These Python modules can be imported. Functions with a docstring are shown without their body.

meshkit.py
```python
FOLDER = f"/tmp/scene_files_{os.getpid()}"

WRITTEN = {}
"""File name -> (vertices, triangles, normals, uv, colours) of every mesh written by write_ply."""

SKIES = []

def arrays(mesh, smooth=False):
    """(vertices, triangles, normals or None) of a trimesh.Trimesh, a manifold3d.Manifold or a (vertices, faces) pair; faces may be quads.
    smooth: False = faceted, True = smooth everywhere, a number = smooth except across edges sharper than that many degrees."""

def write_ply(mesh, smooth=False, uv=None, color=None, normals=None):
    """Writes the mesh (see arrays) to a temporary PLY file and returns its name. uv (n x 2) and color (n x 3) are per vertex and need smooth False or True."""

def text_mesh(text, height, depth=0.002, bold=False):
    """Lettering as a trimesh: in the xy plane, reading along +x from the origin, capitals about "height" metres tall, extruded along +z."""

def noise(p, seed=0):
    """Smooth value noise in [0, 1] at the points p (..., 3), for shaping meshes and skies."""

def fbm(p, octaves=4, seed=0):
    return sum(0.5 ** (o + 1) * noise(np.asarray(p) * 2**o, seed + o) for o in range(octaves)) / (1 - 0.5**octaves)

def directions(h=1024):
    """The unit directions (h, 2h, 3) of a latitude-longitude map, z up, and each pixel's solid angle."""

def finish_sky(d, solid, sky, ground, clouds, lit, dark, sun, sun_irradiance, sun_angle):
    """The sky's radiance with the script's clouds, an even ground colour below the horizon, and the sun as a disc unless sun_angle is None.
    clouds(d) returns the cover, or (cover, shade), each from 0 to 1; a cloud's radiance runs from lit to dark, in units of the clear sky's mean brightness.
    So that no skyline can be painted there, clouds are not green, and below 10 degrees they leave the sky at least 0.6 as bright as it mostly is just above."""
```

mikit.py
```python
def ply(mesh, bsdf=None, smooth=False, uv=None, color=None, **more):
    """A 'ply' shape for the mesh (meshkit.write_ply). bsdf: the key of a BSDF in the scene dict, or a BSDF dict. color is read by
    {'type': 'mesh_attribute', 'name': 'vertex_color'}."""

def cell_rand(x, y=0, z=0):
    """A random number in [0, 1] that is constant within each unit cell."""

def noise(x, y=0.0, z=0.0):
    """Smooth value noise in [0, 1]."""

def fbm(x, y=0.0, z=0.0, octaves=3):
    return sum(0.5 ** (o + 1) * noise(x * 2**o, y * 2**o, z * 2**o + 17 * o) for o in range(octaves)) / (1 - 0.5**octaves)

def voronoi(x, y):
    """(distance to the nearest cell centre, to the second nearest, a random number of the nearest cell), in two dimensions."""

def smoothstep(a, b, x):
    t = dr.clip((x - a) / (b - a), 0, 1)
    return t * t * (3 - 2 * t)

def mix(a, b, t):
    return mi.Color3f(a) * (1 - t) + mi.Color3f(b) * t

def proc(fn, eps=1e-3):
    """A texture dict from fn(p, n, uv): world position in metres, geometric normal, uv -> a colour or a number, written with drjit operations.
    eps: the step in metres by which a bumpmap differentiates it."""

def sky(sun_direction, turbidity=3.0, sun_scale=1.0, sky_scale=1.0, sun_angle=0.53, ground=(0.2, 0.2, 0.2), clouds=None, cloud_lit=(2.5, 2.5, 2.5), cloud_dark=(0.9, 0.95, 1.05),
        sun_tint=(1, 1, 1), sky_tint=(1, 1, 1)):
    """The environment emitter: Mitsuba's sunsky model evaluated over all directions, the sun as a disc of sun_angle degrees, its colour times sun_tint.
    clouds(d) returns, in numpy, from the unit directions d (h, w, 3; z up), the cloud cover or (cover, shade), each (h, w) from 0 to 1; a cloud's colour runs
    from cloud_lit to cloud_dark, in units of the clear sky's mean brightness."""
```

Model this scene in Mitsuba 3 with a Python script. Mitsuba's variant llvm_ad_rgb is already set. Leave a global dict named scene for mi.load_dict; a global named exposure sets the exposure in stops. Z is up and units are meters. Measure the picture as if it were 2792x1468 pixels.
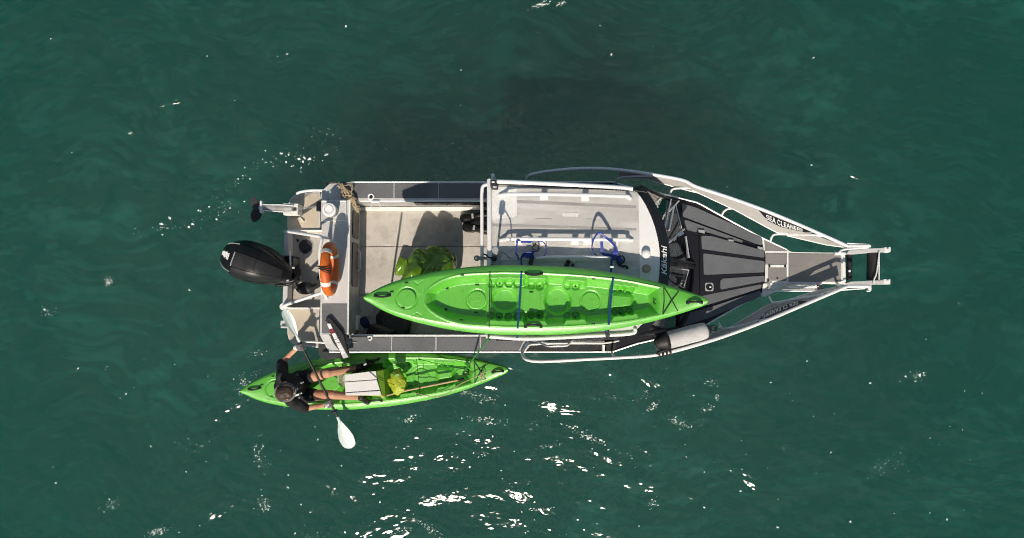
import math, numpy as np, trimesh, mitsuba as mi, drjit as dr, mikit, meshkit
import manifold3d as m3
import shapely.geometry as sg
from mitsuba import ScalarTransform4f as T

scene, labels = {}, {}
RNG = np.random.default_rng(7)

# ------------------------------------------------------------------ camera, sky, exposure
EYE, TILT, FPX = np.array([0.0, -0.58, 9.75]), math.radians(3.56), 1863.0
FWD, UPV = np.array([0, math.sin(TILT), -math.cos(TILT)]), np.array([0, math.cos(TILT), math.sin(TILT)])
scene['camera'] = {'type': 'perspective', 'fov': math.degrees(2 * math.atan(1396 / FPX)), 'fov_axis': 'x', 'near_clip': 0.1, 'far_clip': 2000.0,
                   'to_world': T().look_at(origin=EYE.tolist(), target=(EYE + FWD).tolist(), up=UPV.tolist())}
SUN = np.array([-0.11, -0.95, 1.0])
def clouds(d):
    """Broken fair-weather cloud all round the sky."""
    n = meshkit.fbm(d * [4.2, 4.2, 5.0] + 4.0, 5, seed=2); t = np.clip((n - .48) / .12, 0, 1)
    return t * t * (3 - 2 * t) * .85, np.clip((n - .55) / .25, 0, 1)
scene['sky'] = mikit.sky(SUN.tolist(), turbidity=3, sky_scale=.70, sun_tint=(.93, 1.0, 1.13), sky_tint=(1.02, 1.0, .88), clouds=clouds, cloud_lit=(1.85, 2.0, 2.03), cloud_dark=(.95, 1.02, 1.05))
exposure = 1.72

# ------------------------------------------------------------------ survey helpers: a point of the photograph at a known height above the water
def at(px, py, z):
    d = np.array([(px - 1396) / FPX, 0, 0]) + UPV * (734 - py) / FPX + FWD
    return EYE + d * (z - EYE[2]) / d[2]
CROP = dict(A=(580, 480, .2806), B=(750, 460, .3694), C=(1000, 460, .3693), D=(1300, 440, .2658), E=(1700, 440, .3839), F=(2000, 540, .2807),
            G=(960, 700, .3882), H=(640, 820, .3102), I=(640, 940, .1553), I2=(900, 960, .1941), J=(1400, 860, .2329), K=(1780, 500, .1625),
            L=(740, 820, .1242), M=(1220, 480, .1773), N1=(590, 630, .08125), N2=(1780, 640, .10336), N3=(1400, 640, .07387), N4=(1590, 620, .08865),
            N5=(2040, 550, .07386), N6=(2020, 760, .1034), N7=(1080, 660, .07376), N8=(920, 860, .07764), P1=(690, 520, .08861), P2=(770, 690, .1256),
            P4=(2080, 740, .07764), P5=(2280, 640, .12559), P6=(1320, 480, .0591), P7=(1840, 560, .20684), P8=(1780, 820, .11819), S=(0, 0, 1.0))
def q(c, x, y, z):
    o = CROP[c]
    return at(o[0] + x * o[2], o[1] + y * o[2], z)
def qs(c, pts, z=None):
    return np.array([q(c, p[0], p[1], p[2] if len(p) > 2 else z) for p in pts])

# ------------------------------------------------------------------ scene helpers
def part(parent, name, mesh, mat, smooth=False, label=None, kind=None, **kw):
    base = f'{parent}__{name}' if parent else name
    key, n = base, 0
    while key in scene or key in labels:
        n += 1
        key = f'{base}_{n:03d}'
    scene[key] = mesh if isinstance(mesh, dict) else mikit.ply(mesh, mat, smooth=smooth, **kw)
    if label or kind:
        labels[key] = {**({'label': label} if label else {}), **({'kind': kind} if kind else {})}
    return key
def thing(key, label, category, group=None):
    labels[key] = {'label': label, 'category': category, **({'group': group} if group else {})}
    return key
def cat(*ms):
    return trimesh.util.concatenate([m for m in ms])
def spline(pts, n=8, closed=False):
    p = np.asarray(pts, float)
    if len(p) < 3: return np.array([p[0] + (p[-1] - p[0]) * t for t in np.linspace(0, 1, n)])
    a = np.vstack([p[-1], p, p[0], p[1]]) if closed else np.vstack([2 * p[0] - p[1], p, 2 * p[-1] - p[-2]])
    out = []
    for i in range(len(a) - 3):
        p0, p1, p2, p3 = a[i:i + 4]
        for t in np.linspace(0, 1, n, endpoint=False):
            out.append(.5 * (2 * p1 + (p2 - p0) * t + (2 * p0 - 5 * p1 + 4 * p2 - p3) * t * t + (3 * p1 - p0 - 3 * p2 + p3) * t ** 3))
    if not closed: out.append(p[-1])
    return np.array(out)
def fillet(pts, r=.05, n=5):
    p = np.asarray(pts, float); out = [p[0]]
    for i in range(1, len(p) - 1):
        a, b = p[i - 1] - p[i], p[i + 1] - p[i]
        la, lb = np.linalg.norm(a), np.linalg.norm(b)
        d = min(r, la * .45, lb * .45)
        s, e = p[i] + a / la * d, p[i] + b / lb * d
        out += [(1 - t) ** 2 * s + 2 * t * (1 - t) * p[i] + t * t * e for t in np.linspace(0, 1, n)]
    return np.array(out + [p[-1]])
def sweep(path, prof, closed=False, up=None, caps=True, scale=None):
    """prof: (k, 2) ring in the frame (side, up) carried along the path; up: fixed up hint (flat straps), else parallel transport."""
    p = np.asarray(path, float); k = len(prof)
    t = np.roll(p, -1, 0) - np.roll(p, 1, 0)
    if not closed: t[0], t[-1] = p[1] - p[0], p[-1] - p[-2]
    t /= np.maximum(np.linalg.norm(t, axis=1, keepdims=True), 1e-9)
    u = np.array([0, 0, 1.0]) if abs(t[0][2]) < .9 else np.array([0, 1.0, 0])
    rings = []
    for i in range(len(p)):
        if up is not None: u = np.asarray(up[i] if np.ndim(up) > 1 else up, float)
        u = u - t[i] * (u @ t[i]); u /= max(np.linalg.norm(u), 1e-9)
        s = np.cross(t[i], u)
        f = 1 if scale is None else scale[i]
        rings.append(p[i] + f * (prof[:, :1] * s + prof[:, 1:] * u))
    v = np.vstack(rings); n = len(p); j = np.arange(k); f = []
    for i in range(n if closed else n - 1):
        a, b = i * k, ((i + 1) % n) * k
        f.append(np.stack([a + j, b + j, b + (j + 1) % k], 1)); f.append(np.stack([a + j, b + (j + 1) % k, a + (j + 1) % k], 1))
    if caps and not closed:
        v = np.vstack([v, p[:1], p[-1:]])
        f.append(np.stack([j * 0 + n * k, j, (j + 1) % k], 1)); f.append(np.stack([j * 0 + n * k + 1, (n - 1) * k + (j + 1) % k, (n - 1) * k + j], 1))
    m = trimesh.Trimesh(v, np.vstack(f), process=False)
    return m
def ring_prof(r, n=10, ry=None):
    a = np.arange(n) * 2 * np.pi / n
    return np.stack([np.cos(a) * r, np.sin(a) * (ry or r)], 1)
def tube(path, r, n=10, closed=False):
    return sweep(path, ring_prof(r, n), closed)
def ribbon(path, w, th, up=(0, 0, 1)):
    return sweep(path, np.array([[-w / 2, -th / 2], [w / 2, -th / 2], [w / 2, th / 2], [-w / 2, th / 2]]), up=up)
def slab(poly, z0, z1, bevel=.004):
    """A plate on a plan outline (world x, y), from z0 to z1, top edge chamfered."""
    g = sg.Polygon(np.asarray(poly)[:, :2])
    if not g.is_valid: g = g.buffer(0)
    g = sg.polygon.orient(g)
    return plate(g, z0, z1, bevel)
def plate(g, z0, z1, bevel=.004):
    low = trimesh.creation.extrude_polygon(g, z1 - z0 - bevel, engine='earcut'); low.apply_translation((0, 0, z0))
    gi = g.buffer(-bevel, join_style=2)
    if gi.is_empty or gi.geom_type != 'Polygon': return low
    cs = m3.CrossSection([np.asarray(r.coords)[:-1] for r in [g.exterior, *g.interiors]], m3.FillRule.EvenOdd)
    a = m3.Manifold.extrude(cs, z1 - z0 - bevel).translate((0, 0, z0))
    b = m3.Manifold.extrude(cs.offset(-bevel, m3.JoinType.Miter), z1 - z0).translate((0, 0, z0))
    c = m3.Manifold.extrude(cs.offset(-bevel * .3, m3.JoinType.Miter), z1 - z0 - bevel * .3).translate((0, 0, z0))
    return mani(a + b + c)
def mani(m):
    d = m.to_mesh()
    return trimesh.Trimesh(d.vert_properties[:, :3], d.tri_verts, process=False)
def rbox(cx, cy, cz, sx, sy, sz, r=.01, rot=0.0):
    """Box with rounded edges."""
    r = min(r, sx * .49, sy * .49, sz * .49)
    s = m3.Manifold.sphere(r, 12)
    b = m3.Manifold.batch_hull([s.translate((a * (sx / 2 - r), bb * (sy / 2 - r), c * (sz / 2 - r))) for a in (-1, 1) for bb in (-1, 1) for c in (-1, 1)])
    return mani(b.rotate((0, 0, rot)).translate((cx, cy, cz)))
def cyl(p0, p1, r, n=24, r2=None):
    return sweep(np.array([p0, p1], float), ring_prof(1, n), scale=[r, r if r2 is None else r2])
def disc(c, r, h, n=36, bevel=.006):
    """Flat round plate standing on c."""
    c = np.asarray(c, float); pts = [(r, 0), (r, h - bevel), (r - bevel, h), (0, h)]
    v, f = [], []
    a = np.arange(n) * 2 * np.pi / n
    for rr, z in pts[:-1]: v.append(np.stack([c[0] + rr * np.cos(a), c[1] + rr * np.sin(a), np.full(n, c[2] + z)], 1))
    v = np.vstack(v + [[[c[0], c[1], c[2] + h]]]); j = np.arange(n); k = (j + 1) % n
    for i in range(2): f += [np.stack([i * n + j, i * n + k, (i + 1) * n + k], 1), np.stack([i * n + j, (i + 1) * n + k, (i + 1) * n + j], 1)]
    f.append(np.stack([2 * n + j, 2 * n + k, j * 0 + 3 * n], 1))
    return trimesh.Trimesh(v, np.vstack(f), process=False)
def torus(c, R, r, nR=40, nr=10, ax=(0, 0, 1), x=None):
    ax = np.asarray(ax, float) / np.linalg.norm(ax)
    e = np.array([1.0, 0, 0]) if abs(ax[0]) < .9 else np.array([0, 1.0, 0])
    e = e - ax * (e @ ax); e /= np.linalg.norm(e); g = np.cross(ax, e)
    a = np.arange(nR) * 2 * np.pi / nR
    return tube(np.asarray(c) + R * (np.cos(a)[:, None] * e + np.sin(a)[:, None] * g), r, nr, closed=True)
def shell(top, bot, th=.004):
    """A thin sheet of real thickness between two curves with equally many points."""
    n = len(top); m = 5
    g = np.array([top * (1 - t) + bot * t for t in np.linspace(0, 1, m)])
    nr = np.cross(g[-1, n // 2] - g[0, n // 2], g[0, -1] - g[0, 0]); nr /= np.linalg.norm(nr)
    v = np.vstack([(g + nr * th / 2).reshape(-1, 3), (g - nr * th / 2).reshape(-1, 3)]); f = []
    N = n * m
    for i in range(m - 1):
        for j in range(n - 1):
            a = i * n + j
            f += [(a, a + 1, a + n + 1), (a, a + n + 1, a + n), (N + a, N + a + n + 1, N + a + 1), (N + a, N + a + n, N + a + n + 1)]
    rim = [j for j in range(n)] + [i * n + n - 1 for i in range(1, m)] + [(m - 1) * n + j for j in range(n - 2, -1, -1)] + [i * n for i in range(m - 2, 0, -1)]
    for a, b in zip(rim, rim[1:] + rim[:1]): f += [(a, N + a, N + b), (a, N + b, b)]
    return trimesh.Trimesh(v, f, process=False)
def grid_mesh(P, closed_u=False):
    n, m = P.shape[:2]
    i = np.arange(n if closed_u else n - 1)[:, None]; j = np.arange(m - 1)[None]
    a = (i * m + j).ravel(); b = (((i + 1) % n) * m + j).ravel()
    return trimesh.Trimesh(P.reshape(-1, 3), np.vstack([np.stack([a, b, b + 1], 1), np.stack([a, b + 1, a + 1], 1)]), process=False)
def bones(segs, length=.012, smooth=12, taubin=True):
    """One continuous body: hulls of spheres at the two ends of each bone, joined and smoothed."""
    out = None
    for p, r, s, r2 in segs:
        b = m3.Manifold.batch_hull([m3.Manifold.sphere(r, 16).translate(tuple(map(float, p))), m3.Manifold.sphere(r2, 16).translate(tuple(map(float, s)))])
        out = b if out is None else out + b
    m = mani(out.refine_to_length(length)); m.merge_vertices()
    trimesh.smoothing.filter_taubin(m, lamb=.5, nu=.52, iterations=smooth)
    return m
def on_quad(mesh, w, h, base0, base1, top0, top1, lift):
    """Lays flat lettering (x in 0..w, y in 0..h) on the quad base0-base1-top1-top0, raised by lift."""
    v = np.array(mesh.vertices); s, t = v[:, :1] / w, v[:, 1:2] / h
    nr = np.cross(base1 - base0, top0 - base0); nr /= np.linalg.norm(nr)
    p = base0 * (1 - s) * (1 - t) + base1 * s * (1 - t) + top0 * (1 - s) * t + top1 * s * t + nr * (lift + v[:, 2:3])
    return trimesh.Trimesh(p, mesh.faces, process=False)

# ------------------------------------------------------------------ materials
def rgb(*c): return {'type': 'rgb', 'value': list(map(float, c))}
def mat(name, color, rough=.5, metal=0.0, spec=.5, bump=None, scale=1.0, eps=1e-3, **kw):
    b = {'type': 'principled', 'base_color': color if isinstance(color, dict) else rgb(*color), 'roughness': rough, 'metallic': metal, 'specular': spec, **kw}
    if bump is not None: b = {'type': 'bumpmap', 'tex': mikit.proc(bump, eps), 'scale': scale, 'bsdf': b}
    scene[name] = {'type': 'twosided', 'bsdf': b}
    return name
N, FB = mikit.noise, mikit.fbm
def worn(c, c2, s=3.0, lo=.45, hi=.75, fine=40.0):
    return mikit.proc(lambda p, n, uv: mikit.mix(c, c2, .8 * mikit.smoothstep(lo, hi, FB(p.x * s, p.y * s, p.z * s, 4)) + .2 * N(p.x * fine, p.y * fine, p.z * fine)))
WHITE = mat('paint_white', worn((.80, .80, .78), (.70, .69, .66), 4), .35)
def roof_col(p, n, uv):
    base = mikit.mix((.60, .59, .575), (.50, .485, .465), mikit.smoothstep(.35, .75, FB(p.x * 1.1, p.y * 6.0, 2.0, 4)))
    base = mikit.mix(base, (.66, .655, .64), .6 * mikit.smoothstep(.55, .8, FB(p.x * 1.6, p.y * 9.0, 6.0, 3)))
    dirt = mikit.smoothstep(.62, .85, FB(p.x * 14, p.y * 30, 1.0, 4))
    return mikit.mix(base, (.38, .36, .34), .35 * dirt)
def roof_bump(p, n, uv):
    """Two pressed swages that run fore and aft, and slight oil-canning."""
    g = 0.0
    for y in SWAGE: g = g - .55 * dr.exp(-dr.square((p.y - y - .012 * p.x) / .028))
    return g + .5 * FB(p.x * 2.2, p.y * 3.0, 0.0, 2)
SWAGE = (.80, -.02)
ROOFM = mat('roof_paint', mikit.proc(roof_col), .32, spec=.6, bump=roof_bump, scale=.012, clearcoat=.3)
ALU = mat('aluminium', worn((.60, .595, .59), (.50, .495, .485), 5), .40, .08)
ALUD = mat('aluminium_dull', worn((.40, .40, .40), (.30, .295, .285), 6), .5, .25)
STEEL = mat('tube_steel', (.80, .80, .80), .28, .05)
def tread(p, n, uv):
    u, v = (p.x + p.y) * 28.0, (p.x - p.y) * 28.0
    fu, fv = u - dr.floor(u) - .5, v - dr.floor(v) - .5
    odd = (dr.floor(u) + dr.floor(v)) * .5; odd = dr.abs(odd - dr.floor(odd)) > .25
    a, b = dr.select(odd, fu, fv), dr.select(odd, fv, fu)
    return mikit.smoothstep(1.0, .55, dr.sqrt(dr.square(a / .46) + dr.square(b / .16)))
FLOOR = mat('tread_plate', mikit.proc(lambda p, n, uv: mikit.mix((.585, .55, .505), (.42, .39, .355), .6 * mikit.smoothstep(.4, .75, FB(p.x * 2.3, p.y * 2.3, 3.1, 5)) + .25 * N(p.x * 55, p.y * 55) +   .4 * mikit.smoothstep(.62, .82, N(p.x * 9, p.y * 9, 4.0)) + .35 * mikit.smoothstep(.60, .80, FB(p.x * 26, p.y * 26, 2.0, 3)))), .55, .1, bump=tread, scale=.0022)
DUCK = mat('platform_plate', mikit.proc(lambda p, n, uv: mikit.mix((.62, .54, .42), (.46, .40, .33), .7 * mikit.smoothstep(.35, .7, FB(p.x * 3.3, p.y * 3.3, 1.7, 4)) + .3 * tread(p, n, uv))), .5, .1, bump=tread, scale=.004)
WELL = mat('well_paint', worn((.46, .43, .39), (.36, .33, .29), 4), .5)
PAD = mat('deck_pad', worn((.128, .138, .152), (.098, .105, .117), 3, .4, .8, 160.0), .75)
PADG = mat('gunwale_pad', worn((.142, .147, .157), (.10, .104, .112), 2.5, .45, .75, 160.0), .7)
PLATG = mat('bow_pad', worn((.235, .225, .215), (.19, .185, .18), 2.5, .4, .8, 160.0), .7)
BLACK = mat('black_paint', (.008, .008, .012), .4)
RUBBER = mat('black_rubber', worn((.012, .012, .013), (.03, .03, .03), 20), .55)
COWL = mat('cowl_black', worn((.006, .006, .007), (.010, .010, .012), 9), .38, spec=.3)
COWLG = mat('cowl_grey', worn((.016, .017, .019), (.028, .029, .032), 7), .42, spec=.4)
TRIM = mat('silver_trim', (.45, .45, .46), .35, .3)
DARK = mat('dark_plastic', (.03, .03, .034), .45)
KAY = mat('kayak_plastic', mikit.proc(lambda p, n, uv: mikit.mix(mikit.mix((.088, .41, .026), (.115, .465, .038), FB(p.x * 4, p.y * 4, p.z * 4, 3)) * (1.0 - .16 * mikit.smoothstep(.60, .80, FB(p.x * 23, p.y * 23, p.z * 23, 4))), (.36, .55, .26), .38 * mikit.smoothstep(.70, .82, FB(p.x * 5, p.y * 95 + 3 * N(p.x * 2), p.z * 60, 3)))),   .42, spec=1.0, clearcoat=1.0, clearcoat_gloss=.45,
          bump=lambda p, n, uv: FB(p.x * 30, p.y * 30, p.z * 30, 2), scale=.0016)
CORD = mat('dark_cord', (.02, .045, .02), .8)
ORANGE = mat('buoy_orange', worn((.60, .15, .016), (.56, .075, .012), 5, .40, .62), .5)
BWHITE = mat('band_white', worn((.78, .75, .70), (.6, .58, .54), 15), .5)
BAG = mat('bag_green', worn((.105, .215, .012), (.08, .17, .010), 7), .26, bump=lambda p, n, uv: FB(p.x * 22, p.y * 22, p.z * 22, 2), scale=.005)
BAGY = mat('bag_yellow', worn((.40, .46, .03), (.33, .40, .026), 11), .4, bump=lambda p, n, uv: FB(p.x * 22, p.y * 22, p.z * 22, 2), scale=.005)
ROPE = mat('rope_tan', worn((.47, .37, .24), (.30, .23, .15), 60), .85)
ROPEW = mat('rope_pale', worn((.45, .45, .40), (.30, .30, .27), 60), .85)
GREENR = mat('rope_green', (.03, .17, .035), .8)
BLUE = mat('strap_blue', worn((.022, .05, .34), (.015, .03, .20), 40), .6)
WEB = mat('strap_dark', worn((.012, .055, .20), (.008, .065, .12), 30), .8, spec=.2)
VINYL = mat('vinyl_grey', worn((.44, .425, .41), (.38, .365, .35), 3), .5)
SKIN = mat('skin', worn((.56, .31, .20), (.50, .24, .15), 12, .4, .7, 90.0), .5, spec=.35)
SHIRT = mat('shirt_black', worn((.010, .010, .012), (.018, .018, .02), 14), .8, bump=lambda p, n, uv: FB(p.x * 17, p.y * 17, p.z * 17, 3), scale=.02)
HAIR = mat('hair_brown', mikit.proc(lambda p, n, uv: mikit.mix((.032, .018, .012), (.085, .05, .034), N(p.x * 150 + 3 * N(p.x * 20, p.y * 20), p.y * 60, p.z * 60))), .55)
GLOVE = mat('glove_grey', worn((.16, .155, .16), (.09, .09, .095), 30), .7)
PLASTW = mat('plastic_white', (.80, .80, .80), .35)
BLADE = mat('blade_white', worn((.60, .68, .665), (.52, .60, .585), 5), .35)
BLUEC = mat('cloth_navy', (.012, .014, .07), .8)
WOOD = mat('pole_wood', worn((.50, .36, .19), (.36, .25, .13), 18), .6)
LBOX = mat('lid_white', worn((.72, .71, .70), (.66, .65, .63), 5), .4)
FEND = mat('fender_vinyl', worn((.53, .525, .52), (.42, .41, .40), 9), .32)
RED = mat('mark_red', (.26, .03, .045), .5)
NETM = mat('net_cord', (.035, .04, .04), .8)
FOAM = mat('foam', (.80, .84, .82), .6)
BRASS = mat('brass', (.42, .36, .26), .4, .3)
scene['glass'] = {'type': 'thindielectric', 'int_ior': 1.5, 'specular_transmittance': rgb(.36, .40, .41)}

# ------------------------------------------------------------------ water: a rippled surface that reflects, over green water that scatters the sun
def wave_height(x, y):
    rng = np.random.default_rng(3); z = 0 * x
    bend = [meshkit.fbm(np.stack([x * .33 + 9 * k, y * .33, 0 * x], -1), 3, seed=k) for k in range(3)]
    gust = .45 + 1.0 * meshkit.fbm(np.stack([x * .28, y * .36, 0 * x + 5], -1), 3, seed=11)
    for i in range(70):
        lam = .10 * (2.2 / .10) ** rng.random(); th = math.radians(78) + rng.normal() * .75
        k = 2 * math.pi / lam; a = .0019 * lam ** .95 * (.4 + rng.random()) * (1.0 if lam > .35 else 1.0)
        s = np.sin(k * (x * math.cos(th) + y * math.sin(th)) + rng.random() * 6.28 + (5 + 3 * rng.random()) * bend[i % 3])
        z = z + a * (gust if lam < .7 else 1) * (s + .25 * s * s)
    return z
nx, ny = 1000, 560
WX, WY = np.meshgrid(np.linspace(-9.5, 9.5, nx), np.linspace(-5.8, 5.8, ny))
WZ = wave_height(WX, WY); WZ -= WZ.mean()
edge = np.clip(np.minimum(9.5 - np.abs(WX), 5.8 - np.abs(WY)) / .8, 0, 1); WZ = WZ * edge
wi = (np.arange(ny - 1)[:, None] * nx + np.arange(nx - 1)[None]).ravel()
far = [(-400, -400), (400, -400), (400, 400), (-400, 400)]; near = [(-9.5, -5.8), (9.5, -5.8), (9.5, 5.8), (-9.5, 5.8)]
wv = np.vstack([np.stack([WX, WY, WZ], -1).reshape(-1, 3), [(a, b, 0) for a, b in far]])
cr = [0, nx - 1, nx * ny - 1, nx * (ny - 1)]; fo = nx * ny
wf = np.vstack([np.stack([wi, wi + 1, wi + nx + 1], 1), np.stack([wi, wi + nx + 1, wi + nx], 1)]
               + [[(fo + i, fo + (i + 1) % 4, cr[(i + 1) % 4]), (fo + i, cr[(i + 1) % 4], cr[i])] for i in range(4)])
def froth(p):
    """Share of fine bubbles and silt in the top few millimetres: it scatters the sun, so wave faces shade; it drifts in broad patches."""
    wx, wy = p.x + 1.6 * (FB(p.x * .45, p.y * .45, 3.0, 3) - .5), p.y + 1.4 * (FB(p.x * .5, p.y * .5, 9.0, 3) - .5)
    broad = mikit.smoothstep(.28, .72, FB(wx * .45, wy * .65, 1.0, 3))
    puff = mikit.smoothstep(.50, .74, FB(wx * 1.9 + .8 * wy, wy * 4.2, 12.0, 3))
    fine = mikit.smoothstep(.50, .78, FB(wx * 4.4 + 1.8 * wy, wy * 11.0, 21.0, 3))
    return .006 + .022 * broad + (.058 * puff + .075 * fine) * (.20 + .80 * broad)
def ripple(p, n, uv):
    bx, by = p.x + .9 * FB(p.x * .8, p.y * .8, 2.0, 2), p.y + .9 * FB(p.x * .7, p.y * .7, 7.0, 2)
    big = FB(bx * 2.2 + 1.1 * by, by * 4.4, 0.0, 4)
    return big + .075 * FB(p.x * 13, p.y * 19, 4.0, 2)
MIRROR = .046
scene['water_skin'] = {'type': 'mask', 'opacity': mikit.proc(lambda p, n, uv: MIRROR + froth(p)), 'nested': {'type': 'twosided', 'bsdf': {'type': 'bumpmap', 'scale': .054, 'tex': mikit.proc(ripple, .004),
    'bsdf': {'type': 'blendbsdf', 'weight': mikit.proc(lambda p, n, uv: froth(p) / (MIRROR + froth(p))),
    'mirror': {'type': 'roughconductor', 'material': 'none', 'alpha': .04, 'distribution': 'beckmann'},
    'froth': {'type': 'diffuse', 'reflectance': rgb(.050, .255, .205)}}}}}
scene['water'] = mikit.ply((wv, wf), 'water_skin', smooth=True)
scene['water_medium'] = {'type': 'homogeneous', 'albedo': rgb(.008, .315, .238), 'sigma_t': .21, 'phase': {'type': 'hg', 'g': .2}}
scene['water__body'] = {'type': 'cube', 'to_world': T().translate([0, 0, -6.12]).scale([300, 300, 6]), 'bsdf': {'type': 'null'}, 'interior': {'type': 'ref', 'id': 'water_medium'}}
labels['water'] = {'label': 'dark green rippled sea water with sparkles', 'kind': 'structure'}
def water_z(x, y):
    i = int(np.clip((x + 9.5) / 19 * (nx - 1), 0, nx - 1)); j = int(np.clip((y + 5.8) / 11.6 * (ny - 1), 0, ny - 1))
    return float(WZ[j, i])

# ------------------------------------------------------------------ the workboat
BOAT = thing('workboat', 'black and silver aluminium workboat carrying a green kayak on its roof, bow to the right', 'boat')
YC = .5 * (at(1100, 497, .85)[1] + at(1100, 960, .85)[1]); HB = .5 * (at(1100, 497, .85)[1] - at(1100, 960, .85)[1])
ZG, ZF, ZFL, ZB, ZD, ZW, ZR = .85, 1.08, .30, .95, .40, .32, 1.93   # gunwale, foredeck, floor, bench, platform, well, roof edge
xg = lambda px, z: at(px, 734, z)[0]
yg = lambda py, z: at(1396, py, z)[1]
BX = np.array([-2.6, 1.05, 1.30, 1.68, 2.40, 2.86, 3.20, 3.58, 3.75]); 
BH = np.array([HB, HB, HB * .995, HB * .945, .785, .59, .385, .20, .17])
# outer edge measured on the deck line
edge_px = [(1649, 0), (1731, 515), (1903, 553), (2000, 607), (2078, 649), (2157, 686.5)]
for i, (px, py) in enumerate(edge_px[1:]):
    p = at(px, py, ZF if i else .98); BX[3 + i] = p[0]; BH[3 + i] = p[1] - YC
BX[8] = xg(2300, ZF); BH[8] = .17
half = lambda x: np.interp(x, BX, BH)
sheer = lambda x: np.interp(x, [-3, 1.15, 1.9, 3.2, 4.4], [ZG, ZG, ZF - .01, ZF - .01, ZF - .01])
xT = xg(874.6, ZB)                                                  # transom
st = np.concatenate([np.linspace(xT, 1.2, 14), np.linspace(1.35, BX[7], 22)])
rows = []
for x in st:
    b, zs = half(x), sheer(x)
    f = np.clip((x - 1.0) / (BX[7] - 1.0), 0, 1)
    zk = -.32 + .95 * f ** 2.6; zc = .02 + .52 * f ** 1.8
    bc = b * (.90 - .35 * f)
    ys = [b, b * (1 - .02 - .02 * f), bc, bc * .98, 0, -bc * .98, -bc, -b * (1 - .02 - .02 * f), -b]
    zs_ = [zs - .012, zs - .10, zc + .03, zc, min(zk, zc - .02), zc, zc + .03, zs - .10, zs - .012]
    rows.append([(x, YC + yy, zz) for yy, zz in zip(ys, zs_)])
rows = np.array(rows)
hull = grid_mesh(rows)
bowcap = trimesh.Trimesh(np.vstack([rows[-1]]), [(0, i, i + 1) for i in range(1, 8)], process=False)
part(BOAT, 'hull', cat(hull, bowcap), BLACK, smooth=25, label='black painted hull side')
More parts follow.
